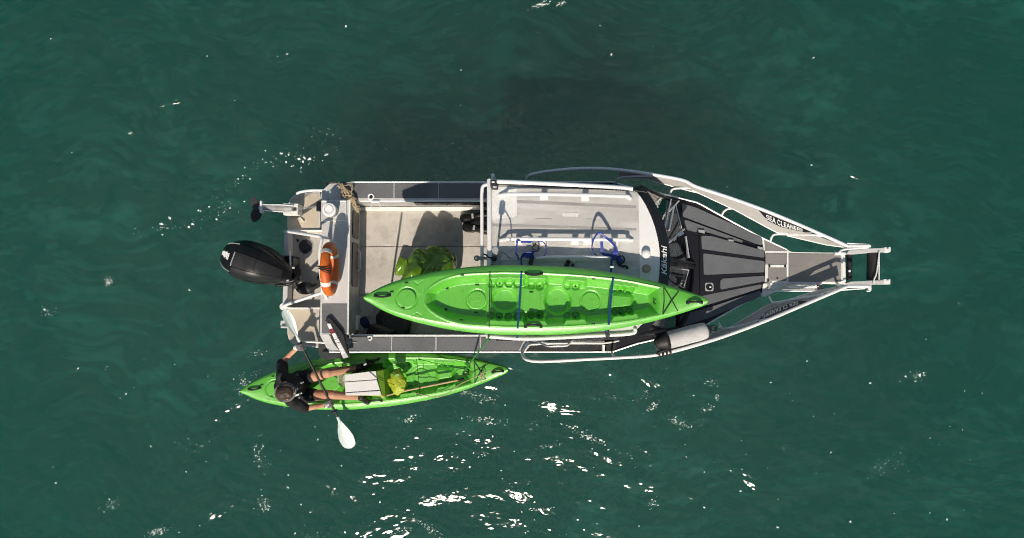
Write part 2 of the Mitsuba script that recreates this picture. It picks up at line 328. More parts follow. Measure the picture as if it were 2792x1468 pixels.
# deck plates ------------------------------------------------------
yi_p, yi_s = yg(547, ZG), yg(915.6, ZG)                              # inner edges of the side decks
xa = xg(893, ZG); xcab = xg(1338, 1.9)
def edge_line(x0, x1, sgn, inset=0.0, n=30):
    xs = np.linspace(x0, x1, n)
    return [(x, YC + sgn * (half(x) - inset)) for x in xs]
port = [(xa, yi_p), (xa, yg(524, ZG))] + [(xa + .12, yg(505, ZG)), (xa + .24, YC + HB)] + edge_line(xa + .3, 1.2, 1)[1:] + [(1.2, yi_p)]
part(BOAT, 'side_deck', slab(port, ZG - .03, ZG, .006), ALU)
star = [(xT + .1, yi_s), (1.2, yi_s)] + edge_line(1.2, xT + .1, -1)
part(BOAT, 'side_deck', slab(star, ZG - .03, ZG, .006), ALU)
# grey deck pads on both gunwales, seam lines between them are the bare plate
xs_p = [925, 1072, 1194, 1315.5, 1440, 1560, 1680]
for a, b in zip(xs_p[:-1], xs_p[1:]):
    x0, x1 = xg(a, ZG) + .006, xg(b, ZG) - .006
    part(BOAT, 'gunwale_pad', slab([(x0, yi_p + .03), (x1, yi_p + .03), (x1, YC + HB - .016), (x0, YC + HB - .016)], ZG, ZG + .006, .003), PADG)
xs_s = [949, 1070, 1190, 1310, 1420]
for a, b in zip(xs_s[:-1], xs_s[1:]):
    x0, x1 = xg(a, ZG) + .006, xg(b, ZG) - .006
    cut = .07 if b == 1420 else 0
    part(BOAT, 'gunwale_pad', slab([(x0, yi_s - .022), (x1 + cut, yi_s - .022), (x1 - cut * .3, YC - HB + .018), (x0, YC - HB + .018)], ZG, ZG + .006, .003), PADG)
walk = qs('J', [(205, 345), (1035, 345), (1035, 428), (140, 428)], ZG)
part(BOAT, 'walkway_pad', slab(walk, ZG, ZG + .006, .003), RUBBER)
walk2 = qs('J', [(1085, 345), (1700, 232), (1880, 190), (1700, 300), (1085, 425)], .90)
part(BOAT, 'walkway_pad', slab(walk2, .872, .90, .003), RUBBER)
part(BOAT, 'deck_edge_trim', cat(ribbon(spline([q('J', 1058, 345, .88), q('J', 1055, 428, .868)], 4), .03, .02), tube(spline([q('J', 150, 345, .87), q('J', 700, 322, .88), q('J', 1070, 325, .89), q('J', 1420, 262, .92)], 6), .012)), WHITE)
for sgn in (1, -1):
    e = [(x, YC + sgn * half(x), sheer(x) + .004) for x in np.concatenate([np.linspace(xa + .3 if sgn > 0 else xT + .1, 1.2, 20), np.linspace(1.3, BX[7] - .05, 30)])]
    part(BOAT, 'rubbing_strip', tube(e, .011, 8), STEEL)
# foredeck -------------------------------------------------------------------
fore = edge_line(1.32, BX[6], 1, .012) + [(xg(2082, ZF), YC + .30), (xg(2082, ZF), YC - .30)] + edge_line(BX[6], 1.32, -1, .012)
Zf = lambda x: sheer(x) - .002
fv = np.array([[(x, YC + s * (half(x) - .012), sheer(x) - .006 + .012 * (1 - s * s)) for s in np.linspace(-1, 1, 25)] for x in np.linspace(1.28, xg(2082, ZF), 40)])
part(BOAT, 'foredeck', grid_mesh(fv), BLACK, smooth=True)
ZP = ZF + .010
pads = [[(88, -29), (297, 36), (1148, 425), (1150, 538), (108, 150)],
        [(118, 180), (1072, 528), (1058, 548), (470, 378), (300, 305), (288, 358), (160, 325)],
        [(340, 405), (480, 410), (1168, 603), (1170, 695), (350, 580)],
        [(365, 635), (1172, 740), (1172, 885), (375, 920)],
        [(625, 968), (1170, 930), (1170, 1005), (605, 1112), (592, 1095), (592, 995)],
        [(345, 1195), (1148, 1040), (1142, 1092), (330, 1345)],
        [(75, 1450), (440, 1352), (1138, 1120), (1130, 1205), (470, 1480), (62, 1620), (40, 1610)]]
def round_poly(p, r=.018):
    g = sg.Polygon(p[:, :2]).buffer(-r).buffer(r, quad_segs=4); return g if g.geom_type == 'Polygon' else max(g.geoms, key=lambda t: t.area)
hx = xg(1903, ZF)
hatch = slab(qs('P7', [(318, 372), (470, 385), (1180, 602), (1190, 700), (1180, 1030), (600, 1140), (330, 1205)], ZP), ZF + .004, ZF + .030, .006)
part(BOAT, 'foredeck_hatch', hatch, BLACK)
for i, p in enumerate(pads):
    w = qs('P7', p, ZP)
    z = ZF + .030 if 2 <= i <= 4 else ZF + .002
    part(BOAT, 'foredeck_pad' if not 2 <= i <= 4 else 'foredeck_hatch__pad', plate(round_poly(w), z, z + .009, .003), PAD)
for p in ([(298, 325), (380, 333), (390, 376), (310, 362)], [(692, 452), (760, 462), (772, 482), (700, 472)], [(1080, 545), (1165, 560), (1165, 592), (1085, 578)]):
    part(BOAT, 'foredeck_hatch__hinge', slab(qs('P7', p, ZP), ZF + .03, ZF + .042, .003), TRIM)
c = q('P7', 452, 1078, ZF + .03)
part(BOAT, 'foredeck_hatch__latch', plate(round_poly(np.array([c + np.array([a, b, 0]) * .053 for a, b in ((-1, -1), (1, -1), (1, 1), (-1, 1))]), .02), ZF + .03, ZF + .038, .003), TRIM)
part(BOAT, 'foredeck_hatch__latch_cup', disc(c + np.array([0, 0, .008]), .043, .004, bevel=.002), BLACK)
part(BOAT, 'foredeck_hatch__latch_knob', trimesh.creation.icosphere(2, .014).apply_translation(c + np.array([.008, 0, .02])), STEEL, smooth=True)
# bow platform ---------------------------------------------------------------------
x0b, x1b = xg(2081, ZF), xg(2306, ZF)
yp0, yp1 = yg(690, ZF), yg(775.5, ZF)
tri = np.array([[x0b, q('F', 285, 388, ZF)[1]], [x0b, q('F', 270, 968, ZF)[1]], q('F', 430, 900, ZF)[:2], q('F', 560, 830, ZF)[:2], [x1b, yp1], [x1b, yp0], q('F', 565, 524, ZF)[:2]])
part(BOAT, 'bow_platform', slab(tri, ZF - .05, ZF - .001, .006), WHITE)
for p in ([(298, 408), (540, 518), (306, 518)], [(308, 538), (518, 538), (518, 648), (308, 648)], [(336, 672), (516, 672), (516, 806), (336, 806)], [(534, 538), (1044, 545), (1044, 816), (534, 816)]):
    part(BOAT, 'bow_platform__pad', plate(round_poly(qs('F', p, ZF), .008), ZF - .001, ZF + .007, .003), PLATG)
part(BOAT, 'bow_platform__hinge', ribbon([q('F', 336, 662, ZF + .012), q('F', 512, 662, ZF + .012)], .03, .012), WHITE)
for x in (348, 500):
    part(BOAT, 'bow_platform__bolt', disc(q('F', x, 664, ZF + .018), .014, .012, 12, .003), BLACK)
part(BOAT, 'bow_platform__finger_hole', disc(q('F', 424, 778, ZF + .0065), .013, .002, 16, .001), BLACK)
part(BOAT, 'bow_platform__plate', slab(qs('F', [(282, 835), (372, 822), (366, 915), (272, 962)], ZF), ZF + .0, ZF + .02, .004), WHITE)
part(BOAT, 'bow_platform__cleat', cat(rbox(*q('F', 345, 850, ZF + .035), .03, .10, .03, .01, 8), cyl(q('F', 343, 885, ZF + .02), q('F', 343, 885, ZF + .05), .016, 12)), ALUD, smooth=30)
# anchor bracket on the starboard bow
part(BOAT, 'anchor_bracket', cat(slab(qs('F', [(380, 838), (525, 838), (800, 842), (860, 868), (800, 905), (640, 908), (400, 900)], ZF - .06), ZF - .08, ZF - .06, .004),
     ribbon([q('F', 395, 838, ZF - .02), q('F', 850, 838, ZF - .02)], .012, .09)), ALU)
ach = spline([q('F', 720, 858, ZF), q('F', 770, 858, ZF), q('F', 815, 862, ZF), q('F', 858, 866, ZF - .02)], 5)
part(BOAT, 'anchor_bracket__chain', cat(*[torus(p, .016, .005, 12, 6, ax=(0, (i % 2), 1 - (i % 2))) for i, p in enumerate(ach[::2])]), STEEL, smooth=True)
part(BOAT, 'anchor_bracket__anchor_roller', cyl(q('F', 828, 843, ZF - .03), q('F', 828, 892, ZF - .03), .045, 18), RUBBER, smooth=40)
part(BOAT, 'anchor_bracket__anchor_shank', cat(ribbon([q('F', 560, 862, ZF + .01), q('F', 700, 868, ZF - .01), q('F', 815, 868, ZF - .01)], .03, .02), slab(qs('F', [(520, 862), (558, 846), (563, 880)], ZF), ZF, ZF + .02, .003)), WHITE)
part(BOAT, 'anchor_bracket__rail', tube(fillet([q('F', 395, 905, ZF - .02), q('F', 700, 905, ZF - .02), q('F', 830, 905, ZF - .02), q('F', 862, 895, ZF - .02)], .05), .011), STEEL, smooth=True)
part(BOAT, 'anchor_bracket__line', tube([q('P4', 340, 690, ZF + .03), q('P4', 620, 590, ZF + .05), q('P4', 900, 470, ZF + .03)], .006, 6), ROPEW)
# bow arms, rollers, wire ------------------------------------------------------------------------------
ZA = ZF + .02
def bow_arm(pts, tip):
    g = sg.Polygon(qs('P5', pts, ZA)[:, :2])
    k = part(BOAT, 'bow_arm', plate(sg.polygon.orient(g), ZA - .10, ZA, .005), ALU)
    t = qs('P5', tip, ZA)
    part(None, k + '__end_block', plate(sg.polygon.orient(sg.Polygon(t[:, :2])), ZA - .07, ZA + .012, .004), PLASTW)
bow_arm([(225, 420), (270, 345), (720, 300), (1050, 290), (1050, 378), (760, 390), (340, 430)], [(1040, 275), (1085, 275), (1085, 310), (1130, 310), (1130, 272), (1172, 272), (1172, 370), (1130, 395), (1085, 378), (1040, 375)])
bow_arm([(205, 1060), (330, 1020), (780, 1000), (1040, 985), (1040, 1080), (620, 1092), (260, 1085)], [(1020, 975), (1080, 965), (1085, 995), (1130, 995), (1130, 970), (1165, 975), (1165, 1080), (1020, 1085)])
part(BOAT, 'bow_roller', cyl(q('P5', 285, 440, ZA - .06), q('P5', 285, 990, ZA - .06), .036, 20), RUBBER, smooth=40)
part(BOAT, 'bow_roller', cyl(q('P5', 815, 395, ZA - .09), q('P5', 800, 985, ZA - .09), .078, 24), RUBBER, smooth=40)
part(BOAT, 'roller_knob', trimesh.creation.icosphere(2, .016).apply_translation(q('P5', 290, 790, ZA)), PLASTW, smooth=True)
part(BOAT, 'safety_line', cat(tube([q('P5', 930, 375, ZA + .01), q('P5', 930, 985, ZA + .01)], .008, 6), tube(spline([q('P5', 935, 375, ZA + .02), q('P5', 905, 660, ZA + .02), q('P5', 870, 860, ZA + .02), q('P5', 820, 985, ZA + .02), q('P5', 815, 1080, ZA + .02)], 5), .009, 6)), PLASTW)
part(BOAT, 'bow_edge_bar', tube([q('P5', 122, 445, ZF + .01), q('P5', 122, 1010, ZF + .01)], .013), STEEL)
part(BOAT, 'bow_edge_bar', tube([q('P5', -40, 412, ZF + .03), q('P5', 190, 410, ZF + .03)], .022), STEEL)
# rails: top tube each side, stanchions that curve forward into it, vinyl panels between
ZT = 1.46
railp = [(1434, 497, .90), (1440, 484, 1.06), (1452, 476, 1.15), (1502, 467, 1.22), (1592, 460, 1.28), (1699, 465, 1.33), (1850, 489, 1.38), (1900, 510, 1.40), (2000, 543, 1.44), (2098, 579, ZT), (2200, 622, ZT), (2311, 671, ZT)]
rails_ = [(1423, 962, .88), (1428, 974, 1.0), (1440, 982, 1.10), (1480, 986, 1.18), (1600, 980, 1.26), (1700, 975, 1.30), (1796, 967, 1.34), (1900, 941, 1.38), (2000, 908.5, 1.44), (2098, 871, ZT), (2200, 828, ZT), (2311, 781, ZT)]
RP, RS = spline([at(*p) for p in railp], 10), spline([at(*p) for p in rails_], 10)
part(BOAT, 'bow_rail', tube(np.vstack([RP, [q('P5', 700, 240, ZT - .02)], [q('P5', 720, 250, ZT - .1)]]), .021, 12), STEEL, smooth=True)
part(BOAT, 'bow_rail', tube(np.vstack([RS, [q('P5', 690, 1125, ZT - .02)], [q('P5', 712, 1170, ZT - .1)]]), .021, 12), STEEL, smooth=True)
part(BOAT, 'bow_rail_hook', tube(fillet([q('P5', 745, 1100, ZT - .15), q('P5', 745, 1225, ZT - .15), q('P5', 665, 1230, ZT - .15)], .03), .011), STEEL, smooth=True)
part(BOAT, 'bow_rail_post', tube(fillet([q('P5', 60, 400, ZF), q('P5', 100, 345, ZF + .2), q('P5', 200, 318, ZF + .25), q('P5', 700, 280, ZF + .3)], .05), .013), STEEL, smooth=True)
part(BOAT, 'bow_rail_post', tube([q('P5', 20, 1070, ZF), q('P5', 90, 1140, ZT - .05)], .016), STEEL, smooth=True)
part(BOAT, 'bow_rail_post', tube([q('P5', 90, 1205, ZT - .25), q('P5', 660, 1165, ZT - .2)], .010), STEEL, smooth=True)
part(BOAT, 'bow_rail_post', tube([q('P5', 240, 190, ZT - .25), q('P5', 680, 215, ZT - .2)], .010), STEEL, smooth=True)
def railpoint(R, px):
    xs = np.array([p[0] for p in R]); k = np.argmin(np.abs(xs - px)); return R[k]
def stan(pts):
    part(BOAT, 'stanchion', tube(spline([at(*p) for p in pts], 6), .0135, 10), STEEL, smooth=True)
stan([(1677, 505, .95), (1681, 494, 1.12), (1691, 485, 1.22), (1720, 482, 1.28), (1760, 480, 1.31), (1800, 480, 1.34)])
stan([(1825, 535, 1.02), (1829, 523, 1.15), (1840, 515, 1.21), (1884, 513, 1.27), (1930, 517, 1.35), (1965, 529, 1.41)])
stan([(1968, 587, 1.07), (1976, 575, 1.16), (1992, 569, 1.21), (2030, 569, 1.27), (2075, 576, 1.39), (2110, 583, 1.45)])
stan([(2101, 657, 1.07), (2106, 644, 1.16), (2118, 639, 1.21), (2160, 640, 1.27), (2215, 641, 1.40), (2250, 645, 1.44)])
stan([(1668, 960, .92), (1671, 968, 1.05), (1677, 973, 1.15), (1690, 976, 1.29)])
stan([(1960, 880, 1.04), (1966, 893, 1.15), (1978, 897, 1.20), (2030, 886, 1.28), (2075, 874, 1.40), (2100, 869, 1.45)])
stan([(2097, 808, 1.07), (2101, 818, 1.14), (2112, 825, 1.20), (2170, 816, 1.28), (2220, 808, 1.40), (2250, 805, 1.44)])
def curve_between(R, xa_, xb_, n=14):
    xs = np.linspace(xa_, xb_, n); o = R[np.argsort(R[:, 0])]
    return np.stack([xs, np.interp(xs, o[:, 0], o[:, 1]), np.interp(xs, o[:, 0], o[:, 2])], 1)
def panel(R, pxs, low, name='side_screen', gap=0.0):
    """Vinyl screen between the rail R (from pixel column pxs[0] to pxs[1]) and a lower edge."""
    top = curve_between(R, at(pxs[0], 734, ZT)[0], at(pxs[1], 734, ZT)[0]); top[:, 2] -= .01
    bot = np.array([at(*p) for p in low]); s = np.linspace(0, 1, len(top))
    L = np.concatenate([[0], np.cumsum(np.linalg.norm(np.diff(bot, axis=0), axis=1))]); L /= L[-1]
    bot = np.stack([np.interp(s, L, bot[:, i]) for i in range(3)], 1)
    top = top * (1 - gap) + bot * gap
    k = part(BOAT, name, shell(top, bot), VINYL, smooth=30)
    part(None, k + '__hem', tube(bot, .008, 8), STEEL, smooth=True)
    return top, bot
panel(RP, (1700, 1960), [(1684, 486, 1.17), (1760, 488, 1.17), (1880, 521, 1.18), (1925, 531, 1.20)])
P2t, P2b = panel(RP, (1895, 2225), [(1888, 519, 1.27), (2008, 575, 1.24), (2118, 635, 1.22), (2205, 641, 1.34)])
panel(RP, (2170, 2311), [(2146, 643, 1.24), (2253, 668, 1.26), (2306, 675, 1.30)], gap=.30)
panel(RS, (1800, 2110), [(1790, 953, 1.12), (1890, 934, 1.12), (1960, 903, 1.12), (2100, 869, 1.36)])
S2t, S2b = panel(RS, (1978, 2255), [(1978, 900, 1.12), (2000, 888, 1.10), (2098, 829, 1.10), (2215, 809, 1.32)])
panel(RS, (2200, 2311), [(2150, 818, 1.18), (2222, 795, 1.18), (2300, 779, 1.24)], gap=.35)
def panel_pt(t_, b_, px, v, lift):
    """Point on a screen at pixel column px, v from its top (0) to its lower edge (1), lifted to the inner side."""
    best = min(np.linspace(0, 1, 400), key=lambda k: abs(1396 + FPX * ((ip(t_, k) * (1 - v) + ip(b_, k) * v)[0]) / (EYE[2] - (ip(t_, k) * (1 - v) + ip(b_, k) * v)[2]) - px))
    a, b = ip(t_, best), ip(b_, best); tn = ip(t_, min(best + .02, 1)) - ip(t_, max(best - .02, 0))
    nr = np.cross(tn, b - a); nr /= np.linalg.norm(nr)
    if nr[1] * (a[1] - YC) > 0: nr = -nr
    return a * (1 - v) + b * v + nr * lift
def ip(c, k):
    s_ = np.linspace(0, 1, len(c)); return np.array([np.interp(k, s_, c[:, i]) for i in range(3)])
def banner(text, t_, b_, pxs, v0, v1, tpx, flip):
    xs = np.linspace(pxs[0], pxs[1], 14); tap = np.clip(np.minimum((xs - pxs[0]) / 22.0, (pxs[1] - xs) / 22.0), 0, 1) if pxs[1] > pxs[0] else 1
    hi = np.array([panel_pt(t_, b_, x, v0, .006) for x in xs]); lo = np.array([panel_pt(t_, b_, x, v0 + (v1 - v0) * (.06 + .94 * k), .006) for x, k in zip(xs, tap)])
    k = part(BOAT, 'banner', shell(hi, lo, .003), BLACK)
    t = meshkit.text_mesh(text, 1.0, depth=.0001, bold=True); t.apply_translation(-t.bounds[0]); w, h = t.bounds[1][:2]
    vv = np.array(t.vertices); xs = tpx[0] + (tpx[1] - tpx[0]) * np.linspace(0, 1, 24); m_ = v0 + (v1 - v0) * .12, v0 + (v1 - v0) * .86
    C0 = np.array([panel_pt(t_, b_, x, m_[1], .010) for x in xs]); C1 = np.array([panel_pt(t_, b_, x, m_[0], .010) for x in xs])
    P = np.array([ip(C0, a) * (1 - b) + ip(C1, a) * b for a, b in zip(vv[:, 0] / w, vv[:, 1] / h)])
    part(None, k + '__lettering', trimesh.Trimesh(P, t.faces, process=False), PLASTW)
banner('SEA CLEANERS', P2t, P2b, (2075, 2222), .12, .55, (2094, 2194), False)
banner('SEA CLEANERS', S2t, S2b, (2062, 2200), .14, .58, (2176, 2078), True)
# cockpit -----------------------------------------------------------------------------
xfl, xfe, xbk = xg(955, ZFL + .3), 1.75, xg(950, ZB)
yw_p, yw_s = yi_p - .004, yi_s + .004
def wall(x0, x1, y, z0, z1, th): return rbox((x0 + x1) / 2, y, (z0 + z1) / 2, x1 - x0, th, z1 - z0, .004)
part(BOAT, 'side_lining', wall(xbk, 1.3, yi_p + .012, ZFL - .02, ZG - .004, .02), ALUD)
part(BOAT, 'side_lining', wall(xbk, 1.3, yi_s - .012, ZFL - .02, ZG - .004, .02), ALUD)
part(BOAT, 'side_pocket', rbox((xbk + xcab) / 2 + .35, yi_p - .002, .60, xcab - xbk - .9, .02, .22, .006), BLACK)
part(BOAT, 'side_lip', tube([(xbk + .02, yi_p - .004, ZG - .012), (xcab + .1, yi_p - .004, ZG - .012)], .016), WHITE)
part(BOAT, 'side_lip', tube([(xbk + .02, yi_s + .004, ZG - .012), (1.2, yi_s + .004, ZG - .012)], .012), STEEL)
part(BOAT, 'side_lip', rbox((xbk + xcab) / 2, yi_p - .03, ZFL + .02, xcab - xbk, .05, .05, .008), WHITE)
part(BOAT, 'rod_holder', cat(torus(q('B', 708, 208, ZG + .012), .034, .010, 24, 8), cyl(q('B', 708, 208, ZG - .004), q('B', 708, 208, ZG + .006), .03, 20)), STEEL, smooth=30)
part(BOAT, 'rod_holder__bore', disc(q('B', 708, 208, ZG + .007), .026, .004, 20, .001), BLACK)
part(BOAT, 'cleat', cat(torus(q('B', 742, 268, ZG - .06), .06, .006, 24, 6), rbox(*q('B', 742, 245, ZG + .012), .10, .035, .03, .012)), STEEL, smooth=30)
ys_f = [yg(562, ZFL), yg(672, ZFL), yg(805, ZFL), yg(908, ZFL)]
ys_f[0], ys_f[3] = yi_p, yi_s
x_f = [xbk - .02, xg(1330, ZFL), 1.75]
for i in range(3):
    for a, b in zip(x_f[:-1], x_f[1:]):
        part(BOAT, 'floor_panel', slab([(a + .003, ys_f[i + 1] + .004), (b - .003, ys_f[i + 1] + .004), (b - .003, ys_f[i] - .004), (a + .003, ys_f[i] - .004)], ZFL - .02, ZFL, .005), FLOOR)
part(BOAT, 'bilge', rbox((xbk + 1.7) / 2, YC, ZFL - .035, 1.7 - xbk, yi_p - yi_s, .02, .004), PLATG)
# transom bench with lockers, bait board, pad
ybt, ybb = yg(545, ZB), yg(912, ZB)
part(BOAT, 'transom_bench', slab([(xT, ybb), (xbk, ybb), (xbk, ybt), (xT, ybt)], ZFL - .2, ZB, .008), ALU)
part(BOAT, 'transom_bench__face', rbox(xbk + .003, (ybt + ybb) / 2, (ZB + ZFL) / 2 - .02, .006, ybt - ybb - .02, ZB - ZFL - .05, .002), ALUD)
for ya, yb in ((312, 512), (545, 870)):
    y0, y1 = q('B', 560, ya, .7)[1], q('B', 560, yb, .7)[1]
    g = sg.box(-.17, y1, .17, y0).buffer(-.06).buffer(.06)
    m = plate(g, 0, .014, .004); v = m.vertices.copy()
    m.vertices = np.stack([xbk + .004 + v[:, 2], v[:, 1], .63 + v[:, 0]], 1); m.invert()
    k = part(BOAT, 'transom_bench__locker', m, DARK)
part(BOAT, 'transom_bench__grab_handle', tube(fillet([(xbk + .005, q('B', 560, 600, .6)[1], .5), (xbk + .05, q('B', 560, 610, .6)[1], .5), (xbk + .05, q('B', 560, 745, .6)[1], .5), (xbk + .005, q('B', 560, 755, .6)[1], .5)], .03), .009), STEEL, smooth=True)
part(BOAT, 'transom_bench__bait_board', plate(sg.Polygon(qs('B', [(345, 240), (525, 240), (525, 388), (345, 388)], ZB)[:, :2]).buffer(0), ZB, ZB + .02, .004), ALU)
part(BOAT, 'transom_bench__bait_board_rim', tube(np.array(qs('B', [(345, 240), (524, 240), (524, 386), (345, 386)], ZB + .022)), .009, 8, True), WHITE)
part(BOAT, 'transom_bench__pad', plate(round_poly(qs('B', [(347, 998), (535, 998), (535, 1218), (347, 1218)], ZB), .01), ZB, ZB + .008, .003), PADG)
part(BOAT, 'transom_bench__edge', rbox(xbk + .004, (ybt + ybb) / 2, ZB - .004, .022, ybt - ybb, .022, .006), WHITE)
part(BOAT, 'quarter_wing', slab([q('B', 330, 225, .8)[:2], q('B', 345, 165, .8)[:2], q('B', 400, 112, .8)[:2], q('B', 500, 104, .8)[:2], q('B', 520, 230, .8)[:2]], .78, .80, .005), ALU)
part(BOAT, 'quarter_wing', slab([q('L', 1050, 740, .8)[:2], q('L', 1250, 1110, .8)[:2], q('L', 1480, 1120, .8)[:2], q('L', 1690, 1110, .8)[:2], q('L', 1660, 760, .8)[:2]], .78, .80, .005), ALU)
# engine well and swim platforms
wy0, wy1 = yg(632, ZW), yg(838, ZW)
part(BOAT, 'engine_well', slab([(xg(790, ZW), wy1), (xT, wy1), (xT, wy0), (xg(790, ZW), wy0)], -.15, ZW, .006), WELL)
part(BOAT, 'transom_cap', rbox((xg(773, .5) + xg(786, .5)) / 2, (yg(629, .5) + yg(839, .5)) / 2, .38, xg(786, .5) - xg(773, .5), yg(629, .5) - yg(839, .5), .26, .008), ALU)
hc = q('A', 905, 685, ZW)
part(BOAT, 'inspection_hatch', cat(disc(hc, .105, .012, 36, .004)), ALUD)
part(BOAT, 'inspection_hatch__cover', disc(hc + np.array([0, 0, .008]), .094, .008, 36, .003), DARK)
part(BOAT, 'inspection_hatch__finger_grip', disc(q('A', 898, 735, ZW + .016), .034, .006, 20, .002), BLACK)
part(BOAT, 'inspection_hatch__pointer', slab([q('A', 880, 640, 0)[:2], q('A', 915, 640, 0)[:2], q('A', 897, 668, 0)[:2]], ZW + .015, ZW + .02, .001), BLACK)
plat_p = qs('A', [(725, 528), (722, 460), (722, 350), (730, 280), (750, 225), (790, 185), (870, 163), (1044, 152), (1044, 530)], ZD)
plat_s = qs('L', [(345, 168), (340, 500), (345, 720), (370, 830), (410, 905), (470, 950), (560, 985), (1040, 1045), (1050, 168)], ZD)
for P in (plat_p, plat_s):
    P[P[:, 0] > xT - .06, 0] = xT
    k = part(BOAT, 'swim_platform', slab(P, .05, ZD, .008), ALU)
    g = sg.Polygon(P[:, :2]).buffer(-.022)
    part(None, k + '__tread_plate', plate(g, ZD, ZD + .005, .003), DUCK)
part(BOAT, 'platform_rail', tube(spline([q('A', 815, 172, ZD + .30), q('A', 870, 152, ZD + .32), q('A', 1000, 140, ZD + .36), q('A', 1270, 150, ZD + .42)], 6), .018), STEEL, smooth=True)
part(BOAT, 'platform_rail', tube(spline([q('L', 660, 905, ZD + .30), q('L', 1000, 915, ZD + .35), q('L', 1400, 955, ZD + .40), q('L', 1500, 960, ZD + .40)], 6), .014), STEEL, smooth=True)
part(BOAT, 'well_side', rbox((xg(786, .4) + xT) / 2, yg(629, .42), .36, xT - xg(786, .4), .014, .16, .004), WHITE)
part(BOAT, 'well_side', rbox((xg(786, .4) + xT) / 2, yg(840, .42), .36, xT - xg(786, .4), .014, .16, .004), WHITE)
lad = q('L', 160, 500, .05)
part(BOAT, 'trim_tab', rbox(lad[0] + .08, lad[1] - .02, -.55, .22, .38, .014, .005), ALUD)
part(BOAT, 'trim_tab__bracket', cat(rbox(lad[0] + .06, lad[1], .03, .07, .06, .06, .01), cyl(lad + [0.05, .03, .03], lad + [.28, .03, .12], .016, 12), cyl(lad + [0.05, -.05, .03], lad + [.28, -.05, .12], .016, 12)), ALU, smooth=30)
# stern safety rail
sr = fillet([q('P2', 20, 1160, .46), q('P2', 60, 1130, .62), q('P2', 865, 860, 1.26), q('P2', 880, 780, 1.30), q('P2', 825, 420, 1.30), q('A', 1038, 720, 1.30), q('A', 1068, 592, 1.28), q('A', 735, 540, .66), q('A', 705, 545, .48)], .07, 6)
part(BOAT, 'stern_rail', tube(sr, .021, 12), STEEL, smooth=True)
part(BOAT, 'stern_rail__foot', tube([q('P2', 885, 800, 1.28), q('P2', 960, 990, ZB)], .018), STEEL, smooth=True)
part(BOAT, 'stern_rail__foot', tube([q('A', 1068, 595, 1.27), q('A', 1125, 610, ZB)], .018), STEEL, smooth=True)
part(BOAT, 'stern_rail__foot', disc(q('P2', 30, 1165, .42), .05, .03, 20), WHITE)
# control hoses in the engine well
part(BOAT, 'control_hose', tube(spline([q('P2', 230, 560, .62), q('P2', 330, 760, .52), q('P2', 480, 800, .46), q('P2', 640, 760, .50), q('P2', 790, 690, .62), q('P2', 800, 520, .78)], 8), .030), RUBBER, smooth=True)
part(BOAT, 'control_hose', tube(spline([q('P2', 250, 640, .55), q('P2', 400, 830, .42), q('P2', 560, 830, .42), q('P2', 660, 740, .45), q('P2', 740, 690, .5)], 8), .022), RUBBER, smooth=True)
fb = trimesh.creation.icosphere(3, 1); fb.apply_scale([.13, .085, .07]); fb.apply_translation(q('P2', 500, 770, .47))
part(BOAT, 'fuel_bulb', fb, RUBBER, smooth=True)

# ------------------------------------------------------------------ cabin roof
arc = np.array([at(px, py, ZR)[:2] for px, py in [(1726, 511), (1738, 525), (1750, 542), (1763, 565), (1776, 595), (1786, 625), (1794, 660), (1797.5, 690), (1798, 720), (1796, 755), (1789, 800), (1776, 845), (1757, 880), (1733, 905), (1719, 910)]])
xr0 = xg(1336, ZR)
yt_ = lambda x: np.interp(x, [xr0, arc[0][0]], [at(1334, 490, ZR)[1], arc[0][1]])
yb_ = lambda x: np.interp(x, [xr0, arc[-1][0]], [at(1338, 921, ZR)[1], arc[-1][1]])
yto, ybo = yt_(xr0), yb_(xr0)
roofz = lambda y: ZR + .075 * (1 - np.clip((2 * (y - ybo) / (yto - ybo) - 1), -1.05, 1.05) ** 2)
arc_t = (arc[:, 1] - arc[-1][1]) / (arc[0][1] - arc[-1][1])
def roof_pt(s, t, dx=0.0, dz=0.0):
    xf = np.interp(t, arc_t[::-1], arc[::-1, 0]); x = xr0 + s * (xf - xr0)
    y = yb_(x) + t * (yt_(x) - yb_(x))
    return np.array([x + dx, y, roofz(y) + dz])
ts = np.concatenate([[0], np.linspace(.004, .996, 46), [1]]); ss = np.linspace(0, 1, 30)
top = np.array([[roof_pt(s, t) for t in ts] for s in ss])
bot = top - [0, 0, .045]
rg = grid_mesh(top); rb = grid_mesh(bot); rb.invert()
rim_i = [(0, j) for j in range(48)] + [(i, 47) for i in range(1, 30)] + [(29, j) for j in range(46, -1, -1)] + [(i, 0) for i in range(28, 0, -1)]
rt = np.array([top[a] for a in rim_i]); rl = np.array([bot[a] for a in rim_i])
rim = grid_mesh(np.stack([rt, rl], 1), closed_u=True)
part(BOAT, 'cabin_roof', cat(rg, rb, rim), ROOFM, smooth=30)
def on_roof(c, x, y, dz=0.0):
    p = q(c, x, y, ZR + .05)
    for _ in range(3): p = q(c, x, y, roofz(p[1]) + dz)
    return p
def roof_sheet(pts, name, m, th=.004, sub=10):
    w = np.array([on_roof('D', *p) for p in pts]); s = np.linspace(0, 1, sub)
    a = np.array([w[0] * (1 - k) + w[1] * k for k in s]); b = np.array([w[3] * (1 - k) + w[2] * k for k in s])
    G = np.array([a * (1 - k) + b * k for k in s]); G[..., 2] = [[roofz(y) + th for y in r] for r in G[..., 1]]
    E = G.copy(); E[..., 2] -= th + .002
    edge = [(0, j) for j in range(sub)] + [(i, sub - 1) for i in range(1, sub)] + [(sub - 1, j) for j in range(sub - 2, -1, -1)] + [(i, 0) for i in range(sub - 2, 0, -1)]
    return part(BOAT, name, cat(grid_mesh(G), grid_mesh(np.stack([[G[e] for e in edge], [E[e] for e in edge]], 1), True)), m, smooth=30)
roof_sheet([(150, 262), (408, 262), (412, 560), (160, 600)], 'cabin_roof__patch', WHITE, .005)
